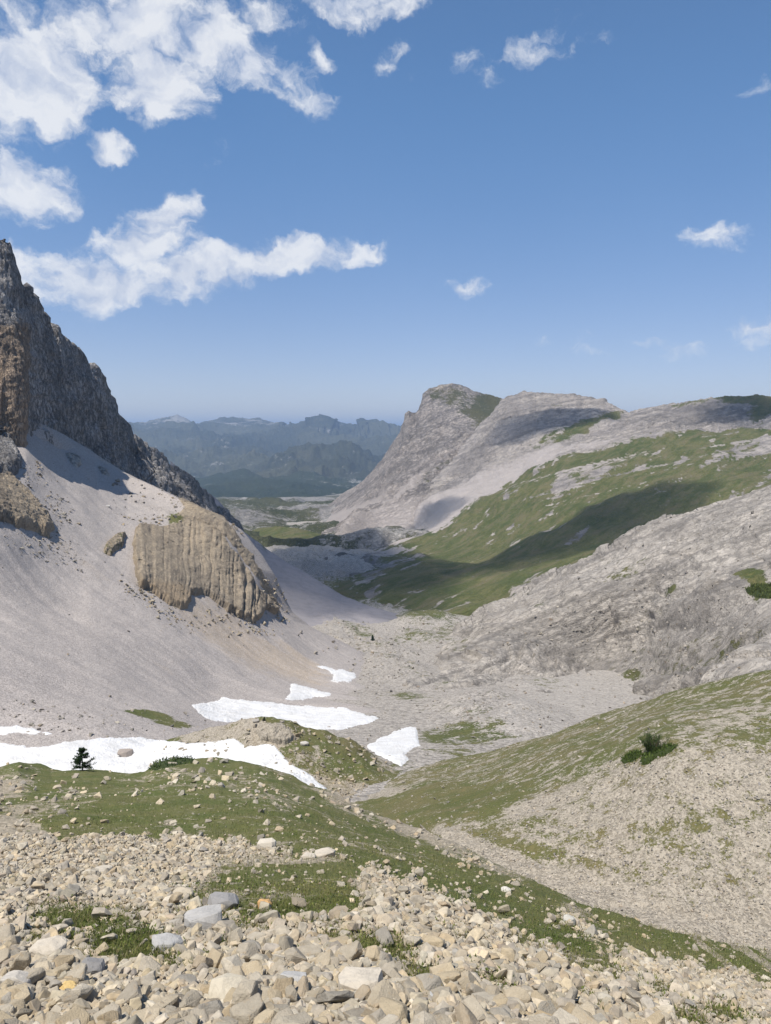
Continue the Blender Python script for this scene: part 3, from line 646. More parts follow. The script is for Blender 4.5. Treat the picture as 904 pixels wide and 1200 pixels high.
# ---- foreground slope
FG_RUB = [(-700,960),(-100,970),(0,962),(40,968),(70,985),(120,978),(160,982),(200,975),(250,982),(300,990),(330,998),(300,1012),(262,1010),(243,1030),(248,1052),(290,1062),(350,1072),(410,1080),(424,1060),(412,1030),(440,1018),(480,1030),(540,1062),(590,1090),(640,1112),(700,1140),(735,1122),(760,1124),(830,1140),(904,1150),(1200,1190),(1700,1200),(1700,1700),(-700,1700)]
FG_ISL = [(320,1055,110,26,0,1.2),(60,1100,40,10,0,.8),(200,1130,30,8,-10,.6),(395,1100,26,9,-10,.8),(575,1150,30,9,-30,.7),(770,1160,40,9,-20,.7),(690,1175,30,7,-20,.6),(820,1200,40,9,-20,.9),(20,1030,30,6,0,.5),(280,1110,26,7,0,.6),(470,1060,26,8,-20,.5),(150,1110,56,24,-5,1.3),(95,1078,66,14,0,1.1),(305,1040,26,7,-10,.6),(300,1088,26,7,0,.8),(445,1112,40,15,-8,1.2),(492,1150,24,18,-40,1),(660,1098,46,18,-30,.9),(712,1140,30,10,-15,.8),(850,1190,40,9,-15,.8),(850,1130,26,5,-5,1.0),(240,1125,16,6,0,.6),(355,1120,18,5,0,.5),(60,1060,24,6,0,.6),(615,1135,14,5,0,.5),(540,1095,30,8,-20,.5)]
FG_ST = [(30,945,60,14,5,.5),(0,925,36,20,0,.7),(400,937,30,7,-28,.85),(500,978,50,6,-28,.8),(580,1022,40,5,-30,.6),(95,930,30,6,0,.45),(370,1002,34,4,0,.8),(415,940,30,9,-30,.7),(460,962,40,7,-28,.85),(520,985,36,7,-28,.75),(430,950,30,9,-30,.4),(260,910,60,7,0,.35),(310,930,50,6,-10,.3),(670,1080,20,6,-30,.6),(690,1095,26,8,-30,.55),(180,925,60,5,5,.3),(540,1010,24,4,-25,.3)]
def fg_rub(px, py):
    """share of bare stones in the foreground"""
    nz_ = fbm(np.stack([px/26., py/13., px*0+1.5], -1), 1.0, 5, .62)
    r = sst(sdf(px, py, FG_RUB)+nz_*34, -9, 11)
    r = r*(1-np.clip(ell(px,py,FG_ISL)+nz_*.7*(ell(px,py,FG_ISL)>.02),0,1))
    return np.maximum(r, ell(px,py,FG_ST)*.75)
def f_mask(P,px,py,nz):
    r = fg_rub(px,py)
    return packmask(.84-r*1.05+fbm(P,1.8,5,.62)*.7+fbm(P,7,3)*.45, r*.3+ell(px,py,[(330,950,70,14,-10,.35),(400,945,40,10,-30,.4)]), 0)
def f_disp(P,N,px,py):
    d = P[...,1]
    n = fbm(P,9,4,.5)*.55*sst(d,4,20)+fbm(P,1.6,5,.6)*.10+fbm(P,.35,3,.6)*.025
    return n
F0 = [(-700,860,120),(-300,880,88),(-100,893,74),(0,897,70),(22,892,68),(40,901,66),(60,905,65),(100,903,64),(140,905,63),(168,902,62),(182,893,62),(200,889,61.5),(250,889,60),(300,898,55),(330,907,52),(345,915,50),(365,922,48),(390,931,46),(415,945,43),(440,957,40),(475,972,36.5),(520,985,32),(560,1006,28),(600,1030,24),(640,1054,20.5),(680,1078,17.5),(705,1094,15.6),(740,1106,14),(780,1120,12.8),(820,1128,12),(860,1140,11.2),(904,1150,10.5),(1100,1190,9),(1700,1280,7.5)]
landform('foreground_slope', [F0,
  [(-700,905,40),(-100,930,33),(0,932,33),(150,935,31),(300,945,26),(400,975,22),(520,1020,17),(640,1080,12.5),(760,1128,9.8),(904,1165,8.7),(1700,1300,6.6)],
  [(-700,970,18),(0,985,17),(150,985,17),(300,990,16),(400,1010,14),(520,1055,11),(640,1105,9.2),(760,1145,8.1),(904,1180,7.5),(1700,1330,5.8)],
  [(-700,1040,10),(0,1050,9.6),(400,1055,9.6),(520,1090,8.1),(640,1130,7.3),(760,1165,6.9),(904,1200,6.6),(1700,1360,5.2)],
  [(-700,1090,7.3),(0,1100,7),(400,1100,7),(640,1160,6.2),(904,1225,5.8),(1700,1390,4.8)],
  [(-700,1200,4.6),(400,1200,4.5),(904,1260,4.9),(1700,1450,4.2)],
  [(-1100,1400,2.7),(400,1400,2.6),(1000,1430,2.9),(2100,1600,3.0)]], M_FG, f_disp, f_mask, sp=1.35,
  back=[(.6,3,-1.6,6),(2,9,-8,6),(6,26,-30,5)], front=[(0,-2.0,1.0,10),(0,-3,1.3,8),(0,-12,6,8),(0,-80,42,10)])

# ================================================================== ROCK OUTCROPS ON THE SCREE
def column_disp(P,N,X,Y,s):
    q = np.stack([X*.40, Y*.40*.05, X*0+3.3], -1).astype(np.float32)
    q[...,0] += fbm(np.stack([X*.4,Y*.4,X*0],-1),14,3)*1.6; amp = .55+.9*np.clip(.5+fbm(q,17,2)*1.5,0,1)
    fl = (amp*(.7+.6*sst(fbm(np.stack([X*.4,Y*.4,X*0+8],-1),12,3),-.2,.3)))*np.sqrt(np.abs(gnoise(q/4.6)+.25*gnoise(q/1.9+5)))*4.2+np.sqrt(np.abs(gnoise(q/1.7+9)))*.9-1.5
    q2 = np.stack([X*.40, Y*.40, X*0], -1)
    fl = fl+fbm(q2, 7, 5, .62)*2.0+strata_disp(P,(.2,0,1),6.0,.9,fbm(P,9,2)*5)
    return fl[...,None]*np.array([.35,-.9,.12])*sst(s,0,4.5)[...,None]
def crag_disp(a, wl):
    def f(P,N,X,Y,s):
        n = fbm(P, wl, 6, .62, True)*a+fbm(P, wl*.3, 4, .6)*a*.35
        return n[...,None]*np.array([.3,-.75,.45])*sst(s,-1,4)[...,None]
    return f
def outcrop(name, pts, base, mat, height, label, disp, sp=.7, edge=6, rough=2.2, mask=None, rimd=.35):
    o = drape(name, pts, base, mat, height, sp, edge, rough, disp, mask, rimd=rimd)
    tag(o, label, 'rock outcrop'); return o
LB = ['scree_slope','valley_floor']
outcrop('fluted_cliff', [(155,622),(162,615),(176,617),(190,619),(203,617),(213,615),(222,613),(236,612),(248,617),(259,624),(270,640),(282,657),(294,675),(307,694),(331,718),(322,721),(312,717),(304,728),(296,733),(284,727),(270,720),(258,713),(247,703),(236,700),(226,699),(222,716),(212,715),(200,711),(188,704),(174,695),(162,686),(157,668),(154,645)],
    LB, M_COLS, 6.5, 'tan cliff band with vertical fluted columns standing out of the grey scree', column_disp, .62, 4, 2.2, rimd=.5,
    mask=lambda P,X,Y,s: packmask(ell(X,Y,[(207,612,12,8,0,.7),(235,607,14,6,-30,.3)])-.25+fbm(P,5,3)*.2, ell(X,Y,[(190,700,60,14,-10,.8),(235,605,40,10,-30,.7)]), sst(X,225,300)*.22))
outcrop('rubbly_ridge', [(206,578),(216,573),(232,579),(250,592),(266,606),(280,625),(298,652),(314,680),(330,712),(322,708),(308,690),(294,668),(280,648),(266,630),(250,620),(234,614),(216,616),(205,606),(214,594)], LB, M_COLS, 1.2,
    'brown broken ridge of rubble running down along the top of the fluted cliff', crag_disp(1.4,7), mask=lambda P,X,Y,s: packmask(ell(X,Y,[(207,610,12,8,0,.8)])-.2+fbm(P,5,3)*.25, np.full(X.shape,.25), .1))
outcrop('rock_outcrop', [(-60,470),(-20,488),(2,498),(10,507),(18,520),(25,535),(28,548),(22,558),(8,562),(-60,560)], LB+['cliff_ridge'], M_D, 6.0,
    'dark grey craggy outcrop at the left edge under the brown wall', crag_disp(3.2,12))
outcrop('rock_outcrop', [(-60,556),(0,560),(14,558),(26,568),(36,580),(47,592),(58,606),(66,622),(58,631),(44,627),(30,621),(14,616),(0,613),(-60,608)], LB, M_COLS, 5.0,
    'brown rubbly outcrop at the left edge, below the dark craggy one', crag_disp(3.4,10), mask=lambda P,X,Y,s: packmask(np.zeros(X.shape)-.2, .45*sst(Y,590,630), .5*sst(-X-Y*.0,-40,0)))
outcrop('rock_outcrop', [(121,640),(128,634),(137,628),(148,626),(146,636),(140,645),(130,651),(122,648)], LB, M_COLS, 3.5,
    'small brown and green crag on the scree just left of the fluted cliff', crag_disp(1.8,5), .6, 3, mask=lambda P,X,Y,s: packmask(.35+fbm(P,3,3)*.5, .3, .2))
outcrop('rock_outcrop', [(79,532),(88,530),(95,536),(96,544),(90,547),(82,542)], LB, M_H, 1.8, 'small grey crag high on the scree below the dark cliff', crag_disp(1.6,5), .6, 3)
outcrop('rock_outcrop', [(114,546),(124,547),(131,556),(130,560),(120,556)], LB, M_H, 1.5, 'flat grey crag on the scree, second below the dark cliff', crag_disp(1.4,5), .6, 3)
outcrop('rock_outcrop', [(298,858),(312,850),(330,848),(341,858),(347,866),(338,873),(322,872),(306,868)], ['rocky_knoll'], M_R, 1.1, 'broken pale rocks capping the grassy knoll behind the snow', crag_disp(.7,2.2), .6, 3,
    mask=lambda P,X,Y,s: packmask(np.zeros(X.shape)-.1, .35, 0))

# ================================================================== SNOW
def snow(pts, base, h, label):
    def dsp(P,N,X,Y,s):
        return (fbm(P,9,4)*.30+fbm(P,1.8,4,.6,True)*.13)[...,None]*np.array([0,0,1.0])
    o = drape('snow_patch', pts, base, M_SNOW, h*.6, .7, 4.5, 1.4, dsp, rimd=.5); tag(o, label, 'snow patch', 'old snow patches in the hollows'); return o
snow([(-60,872),(0,870),(17,872),(33,875),(55,873),(77,868),(97,866),(127,863),(166,863),(199,868),(221,870),(249,868),(274,864),(288,873),(301,874),(315,870),(323,873),(332,885),(348,898),(368,909),(388,928),(380,940),(330,936),(200,932),(0,932),(-60,925)],
     ['scree_slope','rocky_knoll','valley_floor'], .9, 'long white snow field just behind the grassy foreground rise and the small pine')
snow([(-40,850),(0,850),(20,850),(40,853),(62,860),(30,860.5),(0,860),(-40,859)], ['scree_slope'], .5, 'thin sliver of snow at the left edge, above the long snow field')
snow([(224,826),(243,822),(260,817),(288,818.5),(332,824),(354,826),(387,828),(404,829),(426,835),(449,841),(431,848),(398,857),(376,857),(354,853),(332,850),(310,848),(288,848),(260,847),(243,845),(232,837)],
     ['scree_slope','valley_floor'], .9, 'broad pointed snow patch behind the rocky knoll')
snow([(331,820),(340,812),(338,801),(348,800),(365,806),(390,812),(387,816),(365,818.5),(343,823)], ['scree_slope','valley_floor'], .7, 'small triangular snow patch directly above the broad pointed one')
snow([(365,778),(381,780),(395,784),(415,787),(420,793.6),(409,800),(387,798),(390,791),(380,784)], ['scree_slope','valley_floor'], .6, 'highest and farthest snow patch, with a ragged notch in its right end')
snow([(428,875),(442,866),(462,856),(481,849.5),(489,853),(491,864),(495,875),(484,878),(476,885),(480,890),(470,900),(462,895),(442,885)], ['valley_floor','scree_slope'], .8, 'rhombus-shaped snow patch at the mouth of the valley, right of the knoll')

# ================================================================== STONES
def hull(n, sq, rng, jag=.12, bev=0.0):
    bm = bmesh.new(); p = rng.normal(size=(n, 3)); p /= np.linalg.norm(p, axis=1, keepdims=True); p = p*(1-jag+2*jag*rng.random((n, 1)))
    # chop towards a box so that faces are broad and angular
    p = np.sign(p)*np.abs(p)**.62
    for q in p*np.array(sq): bm.verts.new(q)
    bmesh.ops.convex_hull(bm, input=bm.verts); bmesh.ops.delete(bm, geom=[v for v in bm.verts if not v.link_faces], context='VERTS')
    bmesh.ops.triangulate(bm, faces=bm.faces); bm.verts.index_update()
    if bev:
        bmesh.ops.dissolve_limit(bm, angle_limit=R(16), verts=bm.verts, edges=bm.edges)
        bmesh.ops.bevel(bm, geom=bm.edges[:], offset=bev, segments=1, affect='EDGES', clamp_overlap=True)
        bmesh.ops.triangulate(bm, faces=bm.faces)
        if bev > .05: bmesh.ops.subdivide_edges(bm, edges=bm.edges, cuts=1, use_grid_fill=True); bmesh.ops.triangulate(bm, faces=bm.faces)
        bm.verts.index_update()
    V = np.array([v.co[:] for v in bm.verts]); F = np.array([[v.index for v in f.verts] for f in bm.faces]); bm.free()
    if bev: V = V*(1+fbm(V+rng.random()*50, .9, 4, .6)*.16)[:, None]
    V /= np.abs(V).max()*2
    return V, F
SH_TOP = [hull(20, (1, RNG.uniform(.6,.95), RNG.uniform(.3,.62)), RNG, bev=.052) for _ in range(26)]
SH_BIG = [hull(18, (1, RNG.uniform(.6,.95), RNG.uniform(.28,.6)), RNG, bev=.045) for _ in range(14)]
SH_MED = [hull(13, (1, RNG.uniform(.6,.95), RNG.uniform(.35,.7)), RNG) for _ in range(16)]
SH_SML = [hull(8, (1, RNG.uniform(.6,.9), RNG.uniform(.4,.7)), RNG) for _ in range(12)]
PAL = np.array([(.44,.375,.275),(.40,.35,.27),(.46,.38,.26),(.37,.325,.255),(.33,.30,.25),(.48,.425,.335),(.42,.335,.22),(.37,.305,.22)])
PALW = np.array([.22,.2,.16,.12,.05,.13,.06,.06])
def rand_rot(n, tilt=.5):
    out = np.empty((n,3,3))
    for i in range(n):
        out[i] = (Matrix.Rotation(random.uniform(0,6.283),3,'Z') @ Matrix.Rotation(random.gauss(0,tilt),3,'X') @ Matrix.Rotation(random.gauss(0,tilt),3,'Y'))
    return out
def scatter_mesh(name, pos, size, shapes, mat, tints, parent=None, tilt=.5, smooth=False):
    rot = rand_rot(len(pos), tilt); which = RNG.integers(0, len(shapes), len(pos)); Vs=[];Fs=[];Ts=[];off=0
    for k,(v,f) in enumerate(shapes):
        I = np.nonzero(which==k)[0]
        if not len(I): continue
        vv = np.einsum('nij,mj->nmi', rot[I], v)*size[I][:,None,None]+pos[I][:,None,:]
        ff = f[None]+(np.arange(len(I))*len(v))[:,None,None]+off
        Vs.append(vv.reshape(-1,3)); Fs.append(ff.reshape(-1,3)); off += len(I)*len(v)
        Ts.append(np.repeat(np.concatenate([tints[I],np.ones((len(I),1))],1), len(v), 0))
    return mesh_np(name, np.concatenate(Vs), np.concatenate(Fs), mat, parent, smooth, {'tint': np.concatenate(Ts)})
def tints(n, pal=PAL, w_=PALW, var=.12):
    c = pal[RNG.choice(len(pal), n, p=w_/w_.sum())]; return np.clip(c*(1+RNG.normal(size=(n,1))*var)+RNG.normal(size=(n,3))*.003, .03, .75)
M_STONE = attr_mat('limestone_chips', .92, .012, 16.0)
M_STONE_FAR = attr_mat('scree_blocks', .95, .05, 3.0)
FG = TERR['foreground_slope']; fgb = bvh(['foreground_slope'])
def fg_ground(x, y):
    h = fgb.ray_cast(Vector((x, y, 60)), Vector((0,0,-1))); return h[0], h[1]
# candidate positions over the slope, uniform on the ground
cand = []
n_try = 80000
ys = 3.9+(RNG.random(n_try)**1.25)*14.5; xs = (RNG.random(n_try)*2-1)*(ys*.56+.9)
for x, y in zip(xs, ys):
    h, n = fg_ground(x, y)
    if h is None: continue
    cand.append((h.x,h.y,h.z,n.x,n.y,n.z))
cand = np.array(cand); cpx, cpy = proj(cand[:,:3])
rub = fg_rub(cpx, cpy); clump = fbm(cand[:,:3], 1.3, 3, .6)
rub2 = fg_rub(cpx, cpy+9)*(cpy < 1150)+rub*(cpy >= 1150)
keep = RNG.random(len(cand)) < np.clip(np.minimum(rub, rub2)*1.1+.015*(rub<.1), 0, 1)
cand = cand[keep]; clump = clump[keep]; cpx = cpx[keep]; cpy = cpy[keep]
fine = sst(cpx,700,860)*.35+.0
sz = np.exp(RNG.normal(-2.80,.50,len(cand)))*(1+.5*clump)*(1-fine[:len(cand)] if len(fine)==len(cand) else 1); sz = np.clip(sz, .03, .23)
near = cand[:,1] < 6.5
sz[near] *= 1.0
vis = (cpx>-20)&(cpx<924)&(cpy<1225)
score = sz/cand[:,1]*vis
order = np.argsort(-score); big = order[:300]; rest = order[300:]
pos = cand[:,:3]+cand[:,3:]*(sz*RNG.uniform(.02,.34,len(cand)))[:,None]
# the 300 that show largest, each a stone of its own
def stone_mats():
    out = []
    for i, c in enumerate(PAL):
        out.append(simple_mat('limestone_block', list(c), list(c*.82), 2.2, .92, .02, objrand=.25, veins=True))
    return out
SM = stone_mats(); stone_me = {}
def stone_mesh(shape_i, mat_i):
    k = (shape_i, mat_i)
    if k not in stone_me:
        v, f = SH_TOP[shape_i]; o = mesh_np('stone', v, f, SM[mat_i], smooth=False, link=False); stone_me[k] = o.data; bpy.data.objects.remove(o)
    return stone_me[k]
rt = rand_rot(300, .45)
for j, i in enumerate(big):
    me = stone_mesh(int(RNG.integers(0,26)), int(RNG.choice(8, p=PALW/PALW.sum())))
    o = bpy.data.objects.new('stone', me); COL.objects.link(o); o.parent = FG
    o.location = pos[i]; s_ = sz[i]; o.rotation_euler = Matrix(rt[j].tolist()).to_euler(); o.scale = (s_, s_*random.uniform(.8,1.1), s_*random.uniform(.8,1.15))
I = rest[sz[rest]/cand[rest,1]*FPX > 11]; J = rest[sz[rest]/cand[rest,1]*FPX <= 11]
o = scatter_mesh('rubble', pos[I], sz[I], SH_BIG[:14], M_STONE, tints(len(I)), FG); o['kind'] = 'stuff'
o = scatter_mesh('small_rubble', pos[J], sz[J], SH_MED, M_STONE, tints(len(J)), FG); o['kind'] = 'stuff'
# gravel between the stones, and stones on the far part of the rise
def px_scatter(name, n, region, base, smin, smax, prob, mat, parent, shapes=SH_SML, pal=PAL, w_=PALW, sink=.2, slope=3.0, gain=1.0):
    P=[];s=[]; x0,y0,x1,y1 = region
    X = RNG.uniform(x0,x1,n); Y = RNG.uniform(y0,y1,n); pr = prob(X,Y); ok = RNG.random(n) < pr; bv = bvh(base)
    for a,b in zip(X[ok],Y[ok]):
        h = bv.ray_cast(ORG, ray(a,b))
        if h[0] is None: continue
        d = h[0].y; q = smin+(smax-smin)*random.random()**slope
        sc = q*d/FPX; nn = h[1] if h[1].z>0 else -h[1]
        P.append((h[0]+nn*sc*(.5-sink)*.5)[:]); s.append(sc)
    P=np.array(P); s=np.array(s)
    o = scatter_mesh(name, P, s, shapes, mat, tints(len(P),pal,w_)*gain, parent, .4); o['kind'] = 'stuff'; return o
px_scatter('gravel', 15000, (-30,985,934,1215), ['foreground_slope'], 3.0, 9, lambda X,Y: fg_rub(X,Y)*.9, M_STONE, FG, slope=2)
px_scatter('scattered_stones', 11000, (-30,888,934,1190), ['foreground_slope'], 2.0, 12, lambda X,Y: np.clip(ell(X,Y,FG_ST)*.9+.2+.5*(fg_rub(X,Y)>.03),0,1)*(fg_rub(X,Y)<.95), M_STONE, FG, SH_MED, slope=3.5)
GREY = np.array([(.39,.35,.295),(.33,.30,.26),(.44,.395,.33),(.24,.22,.195),(.38,.315,.235)]); GW = np.array([.3,.25,.2,.15,.1])
px_scatter('gravel', 15000, (450,830,934,1170), ['gravel_hillside'], 1.2, 4.6, lambda X,Y: np.clip(poly(X,Y,RGRAV,14)*.75+.16,0,1), M_STONE_FAR, TERR['gravel_hillside'], pal=GREY, w_=GW, slope=3.5)
px_scatter('rubble', 5200, (330,690,760,905), ['valley_floor'], 1.3, 5.5, lambda X,Y: np.clip(.22+ell(X,Y,[(430,770,80,28,-20,.8),(585,842,70,24,0,.7),(470,800,80,20,0,.4),(500,745,60,16,0,.5)]),0,1), M_STONE_FAR, TERR['valley_floor'], pal=GREY, w_=GW, slope=4, gain=.8)
px_scatter('rubble', 5200, (-20,560,470,900), ['scree_slope'], 1.3, 6.5, lambda X,Y: np.clip(.03+ell(X,Y,[(60,845,120,18,-3,.8),(175,600,40,22,-30,.8),(200,850,100,14,-10,.5),(150,575,60,10,-30,.6),(400,765,50,14,-30,.7)]),0,1), M_STONE_FAR, TERR['scree_slope'], pal=GREY, w_=GW, slope=4, gain=.8)
px_scatter('rubble', 3200, (165,835,470,940), ['rocky_knoll'], 1.6, 8, lambda X,Y: np.clip(.2+ell(X,Y,[(325,860,30,12,0,.9),(400,925,70,16,-30,.6),(230,880,60,10,0,.4)]),0,1), M_STONE_FAR, TERR['rocky_knoll'], pal=PAL, w_=PALW, slope=3, gain=.85)
px_scatter('rubble', 5000, (550,600,934,850), ['limestone_hill'], 1.2, 5, lambda X,Y: np.clip(.1+ell(X,Y,[(800,770,120,40,10,.5),(700,740,120,40,15,.4)]),0,1), M_STONE_FAR, TERR['limestone_hill'], pal=GREY, w_=GW, slope=4, gain=.75)

px_scatter('rubble', 3600, (140,575,345,745), ['scree_slope','valley_floor'], 1.3, 6, lambda X,Y: np.clip(ell(X,Y,[(185,708,60,12,-30,.8),(290,735,50,12,-20,.9),(235,598,50,14,-30,1),(320,705,26,30,-60,.9),(180,612,40,8,0,.5)]),0,1), M_STONE_FAR, TERR['scree_slope'], pal=PAL, w_=PALW, slope=3, gain=.8)
px_scatter('rubble', 3000, (-20,500,110,680), ['scree_slope','valley_floor'], 1.3, 5, lambda X,Y: np.clip(ell(X,Y,[(50,640,50,14,-20,.7),(60,600,20,20,-50,.8),(35,560,16,24,-60,.6)]),0,1), M_STONE_FAR, TERR['scree_slope'], pal=GREY, w_=GW, slope=3, gain=.8)
# boulders that can be told apart
BOULD = [(241,1082,56,.62,(.43,.415,.39),'large pale blue-grey block at the lower edge of the grass tongue'),
 (262,1060,40,.6,(.30,.29,.28),'dark grey block leaning behind the pale blue-grey block'),
 (311,1062,20,.8,(.62,.38,.17),'small orange-brown block standing at the edge of the grass'),
 (80,1160,24,.7,(.64,.46,.20),'yellow ochre block among grey stones, lower left'),
 (311,990,28,.55,(.62,.56,.46),'pale boulder alone on the grass at the top of the rubble'),
 (381,999,30,.35,(.55,.49,.40),'flat tan slab lying in the short grass right of centre'),
 (362,1003,18,.4,(.56,.50,.41),'small tan stone beside the flat tan slab in the grass'),
 (593,1043,13,.5,(.66,.62,.54),'small whitish block on the steep green bank'),
 (667,1080,16,.8,(.50,.48,.42),'rounded grey-green stone at the right end of the green bank'),
 (58,1118,46,.75,(.55,.49,.40),'big tan pointed block, left foreground'),
 (107,1140,36,.85,(.26,.25,.24),'dark slate-grey wedge left of the foreground, casting a deep shadow'),
 (270,1166,54,.62,(.55,.49,.38),'broad warm tan slab at the bottom, left of the middle'),
 (424,1156,60,.6,(.55,.49,.40),'largest cream block in the bottom centre'),
 (195,1110,40,.65,(.42,.41,.39),'grey angular block below the grassy patch, left of the slab pile'),
 (216,1048,30,.45,(.52,.45,.34),'flat ochre-stained slab at the foot of the grass'),
 (20,1155,44,.7,(.50,.46,.40),'rough cream block at the bottom left corner'),
 (343,1150,40,.6,(.43,.42,.40),'grey tilted block at the bottom, left of the largest cream block'),
 (120,1020,26,.4,(.50,.45,.37),'long flat tan slab in the upper left rubble'),
 (515,1172,30,.6,(.42,.42,.41),'grey block near a tuft of leaves at the bottom, right of centre'),
 (560,1120,26,.6,(.58,.50,.38),'warm tan block in the rubble right of centre')]
BV_ = bvh(['foreground_slope'])
for i,(bx,by,bs,fl,c,lab) in enumerate(BOULD):
    h = BV_.ray_cast(ORG, ray(bx,by+bs*.12)); d = h[0].y; s_ = bs*d/FPX
    v,f = hull(30, (1,.8,fl), np.random.default_rng(100+i), .07, .055)
    m = simple_mat('boulder_rock', list(c), [q*.82 for q in c], 1.2/s_*.5, .92, .03, veins=True)
    o = mesh_np('boulder', v*s_, f, m, smooth=False); o.location = h[0]+Vector((0,0,s_*fl*.24)); o.rotation_euler = (random.uniform(-.25,.1),random.uniform(-.2,.2),random.uniform(0,.5)-.25)
    bev = o.modifiers.new('worn_edges','BEVEL'); bev.width = s_*.025; bev.segments = 1
    tag(o, lab, 'boulder', 'boulders in the foreground rubble')
for bx,by,bs,base,c,lab in [(147,890,20,['snow'],(.36,.31,.27),'flat brown boulder showing through the long snow field'),(127,594,6,['scree_slope'],(.6,.58,.55),'single white boulder on the upper scree'),
                       (300,846,9,['rocky_knoll'],(.36,.33,.29),'grey boulder on the crest of the knoll, left end'),(357,873,11,['rocky_knoll'],(.5,.47,.42),'pale boulder on the green back of the knoll')]:
    bb = ['scree_slope','valley_floor'] if base==['snow'] else base
    h = bvh(bb).ray_cast(ORG, ray(bx,by)); s_ = bs*h[0].y/FPX
    v,f = hull(26,(1,.7,.42),np.random.default_rng(int(bx)),.08)
    o = mesh_np('boulder', v*s_, f, simple_mat('boulder_rock', list(c), [q*.8 for q in c], 1.0, .92, .05), smooth=False); o.location = h[0]+Vector((0,0,s_*.18+(.75 if base==['snow'] else 0)))
    tag(o, lab, 'boulder')

# ================================================================== PLANTS
M_LEAF = attr_mat('leaves', .75, trans=.25); M_BARK = simple_mat('bark', (.12,.085,.06), (.08,.06,.045), 20, .95, .01)
def tube(pts, r0, r1, sides=6):
    V=[];F=[]; n=len(pts)
    for i,p in enumerate(pts):
        r=r0+(r1-r0)*i/(n-1)
        for k in range(sides): a=6.283*k/sides; V.append((p[0]+math.cos(a)*r,p[1]+math.sin(a)*r,p[2]))
    for i in range(n-1):
        for k in range(sides):
            k2=(k+1)%sides; a,b,c,d=i*sides+k,i*sides+k2,(i+1)*sides+k2,(i+1)*sides+k; F+= [(a,b,c),(a,c,d)]
    return V,F
def blades(P, D, L, Wd, cols):
    """thin triangles from P along D, length L, width Wd"""
    P=np.asarray(P);D=np.asarray(D);n=len(P)
    side=np.cross(D,RNG.normal(size=(n,3))); side/=np.linalg.norm(side,axis=1,keepdims=True)+1e-9
    V=np.stack([P-side*Wd[:,None]/2,P+side*Wd[:,None]/2,P+D*L[:,None]],1).reshape(-1,3)
    return V,np.arange(3*n).reshape(-1,3),np.repeat(np.concatenate([cols,np.ones((n,1))],1),3,0)
def leafcol(n, a, b, var=.2):
    t=RNG.random((n,1)); return np.clip((np.array(a)*(1-t)+np.array(b)*t)*(1+RNG.normal(size=(n,1))*var),.008,.4)
def conifer(loc, H, label, width=.34, group=None):
    root=bpy.data.objects.new('pine_tree',None); COL.objects.link(root); root.location=loc; tag(root,label,'pine tree',group)
    V,F=tube([(0,0,-.1*H),(.01*H,0,.3*H),(0,.01*H,.65*H),(0,0,.97*H)],.035*H,.006*H); 
    # limbs
    P=[];D=[];Ls=[]; VV=[V];FF=[np.array(F)];off=len(V)
    for i in range(75):
        z=H*(.06+.9*i/75); r=H*width*(1-(z/H)**1.5)*random.uniform(.45,1.1)+.02*H; a=random.uniform(0,6.283); up=random.uniform(.0,.35)
        tip=np.array([math.cos(a)*r,math.sin(a)*r,z+r*up]); b0=np.array([0,0,z])
        lv=[b0+(tip-b0)*t for t in (0,.5,1)]; v,f=tube([tuple(q) for q in lv],.008*H,.002*H,3); VV.append(v);FF.append(np.array(f)+off);off+=len(v)
        for k in range(80):
            t=random.uniform(.25,1.05); q=b0+(tip-b0)*t+RNG.normal(size=3)*H*.022; P.append(q)
            d=(tip-b0)/np.linalg.norm(tip-b0)*.6+RNG.normal(size=3)*.55+np.array([0,0,.35]); D.append(d/np.linalg.norm(d)); Ls.append(H*random.uniform(.035,.075))
    mesh_np('trunk',np.concatenate([np.array(v) for v in VV]),np.concatenate(FF),M_BARK,root,True)
    n=len(P); v,f,c=blades(P,D,np.array(Ls),np.array(Ls)*.42,leafcol(n,(.022,.045,.018),(.05,.085,.03)))
    mesh_np('crown',v,f,M_LEAF,root,False,{'tint':c}); return root
h,_=hitpix(97,903,['foreground_slope']); conifer(h, 2.05, 'small dark green pine growing at the edge of the long snow field', .52)
h,_=hitpix(437,751,['scree_slope','far_scree_slope','valley_floor']); conifer(h, 4.0, 'tiny far-off dark pine on the dark rocky bar beyond the snow patches', .30)
h,_=hitpix(310,846,['rocky_knoll']); conifer(h, 1.0, 'tiny dark sapling on top of the rocky knoll', .36)
def bush(name, loc, w_, hgt, label, cat, n=2600, a=(.03,.055,.018), b=(.075,.11,.03), stems=16, leaf=.05):
    root=bpy.data.objects.new(name,None); COL.objects.link(root); root.location=loc; tag(root,label,cat)
    VV=[];FF=[];off=0;P=[];D=[];Ls=[]
    for i in range(stems):
        an=random.uniform(0,6.283); r=w_*random.uniform(.15,.5); tip=np.array([math.cos(an)*r,math.sin(an)*r,hgt*random.uniform(.5,1.0)*(1-.45*r/w_)])
        base=np.array([math.cos(an)*r*.2,math.sin(an)*r*.2,-.1]); v,f=tube([tuple(base+(tip-base)*t) for t in (0,.5,1)],.02*w_,.004*w_,4); VV.append(np.array(v));FF.append(np.array(f)+off);off+=len(v)
        for k in range(n//stems):
            t=random.uniform(.2,1.08); P.append(base+(tip-base)*t+RNG.normal(size=3)*w_*.055); d=(tip-base)/np.linalg.norm(tip-base)+RNG.normal(size=3)*.7; D.append(d/np.linalg.norm(d)); Ls.append(w_*leaf*random.uniform(.6,1.4))
    mesh_np('stem',np.concatenate(VV),np.concatenate(FF),M_BARK,root,True); m=len(P)
    v,f,c=blades(P,D,np.array(Ls),np.array(Ls)*.5,leafcol(m,a,b)); mesh_np('foliage',v,f,M_LEAF,root,False,{'tint':c}); return root
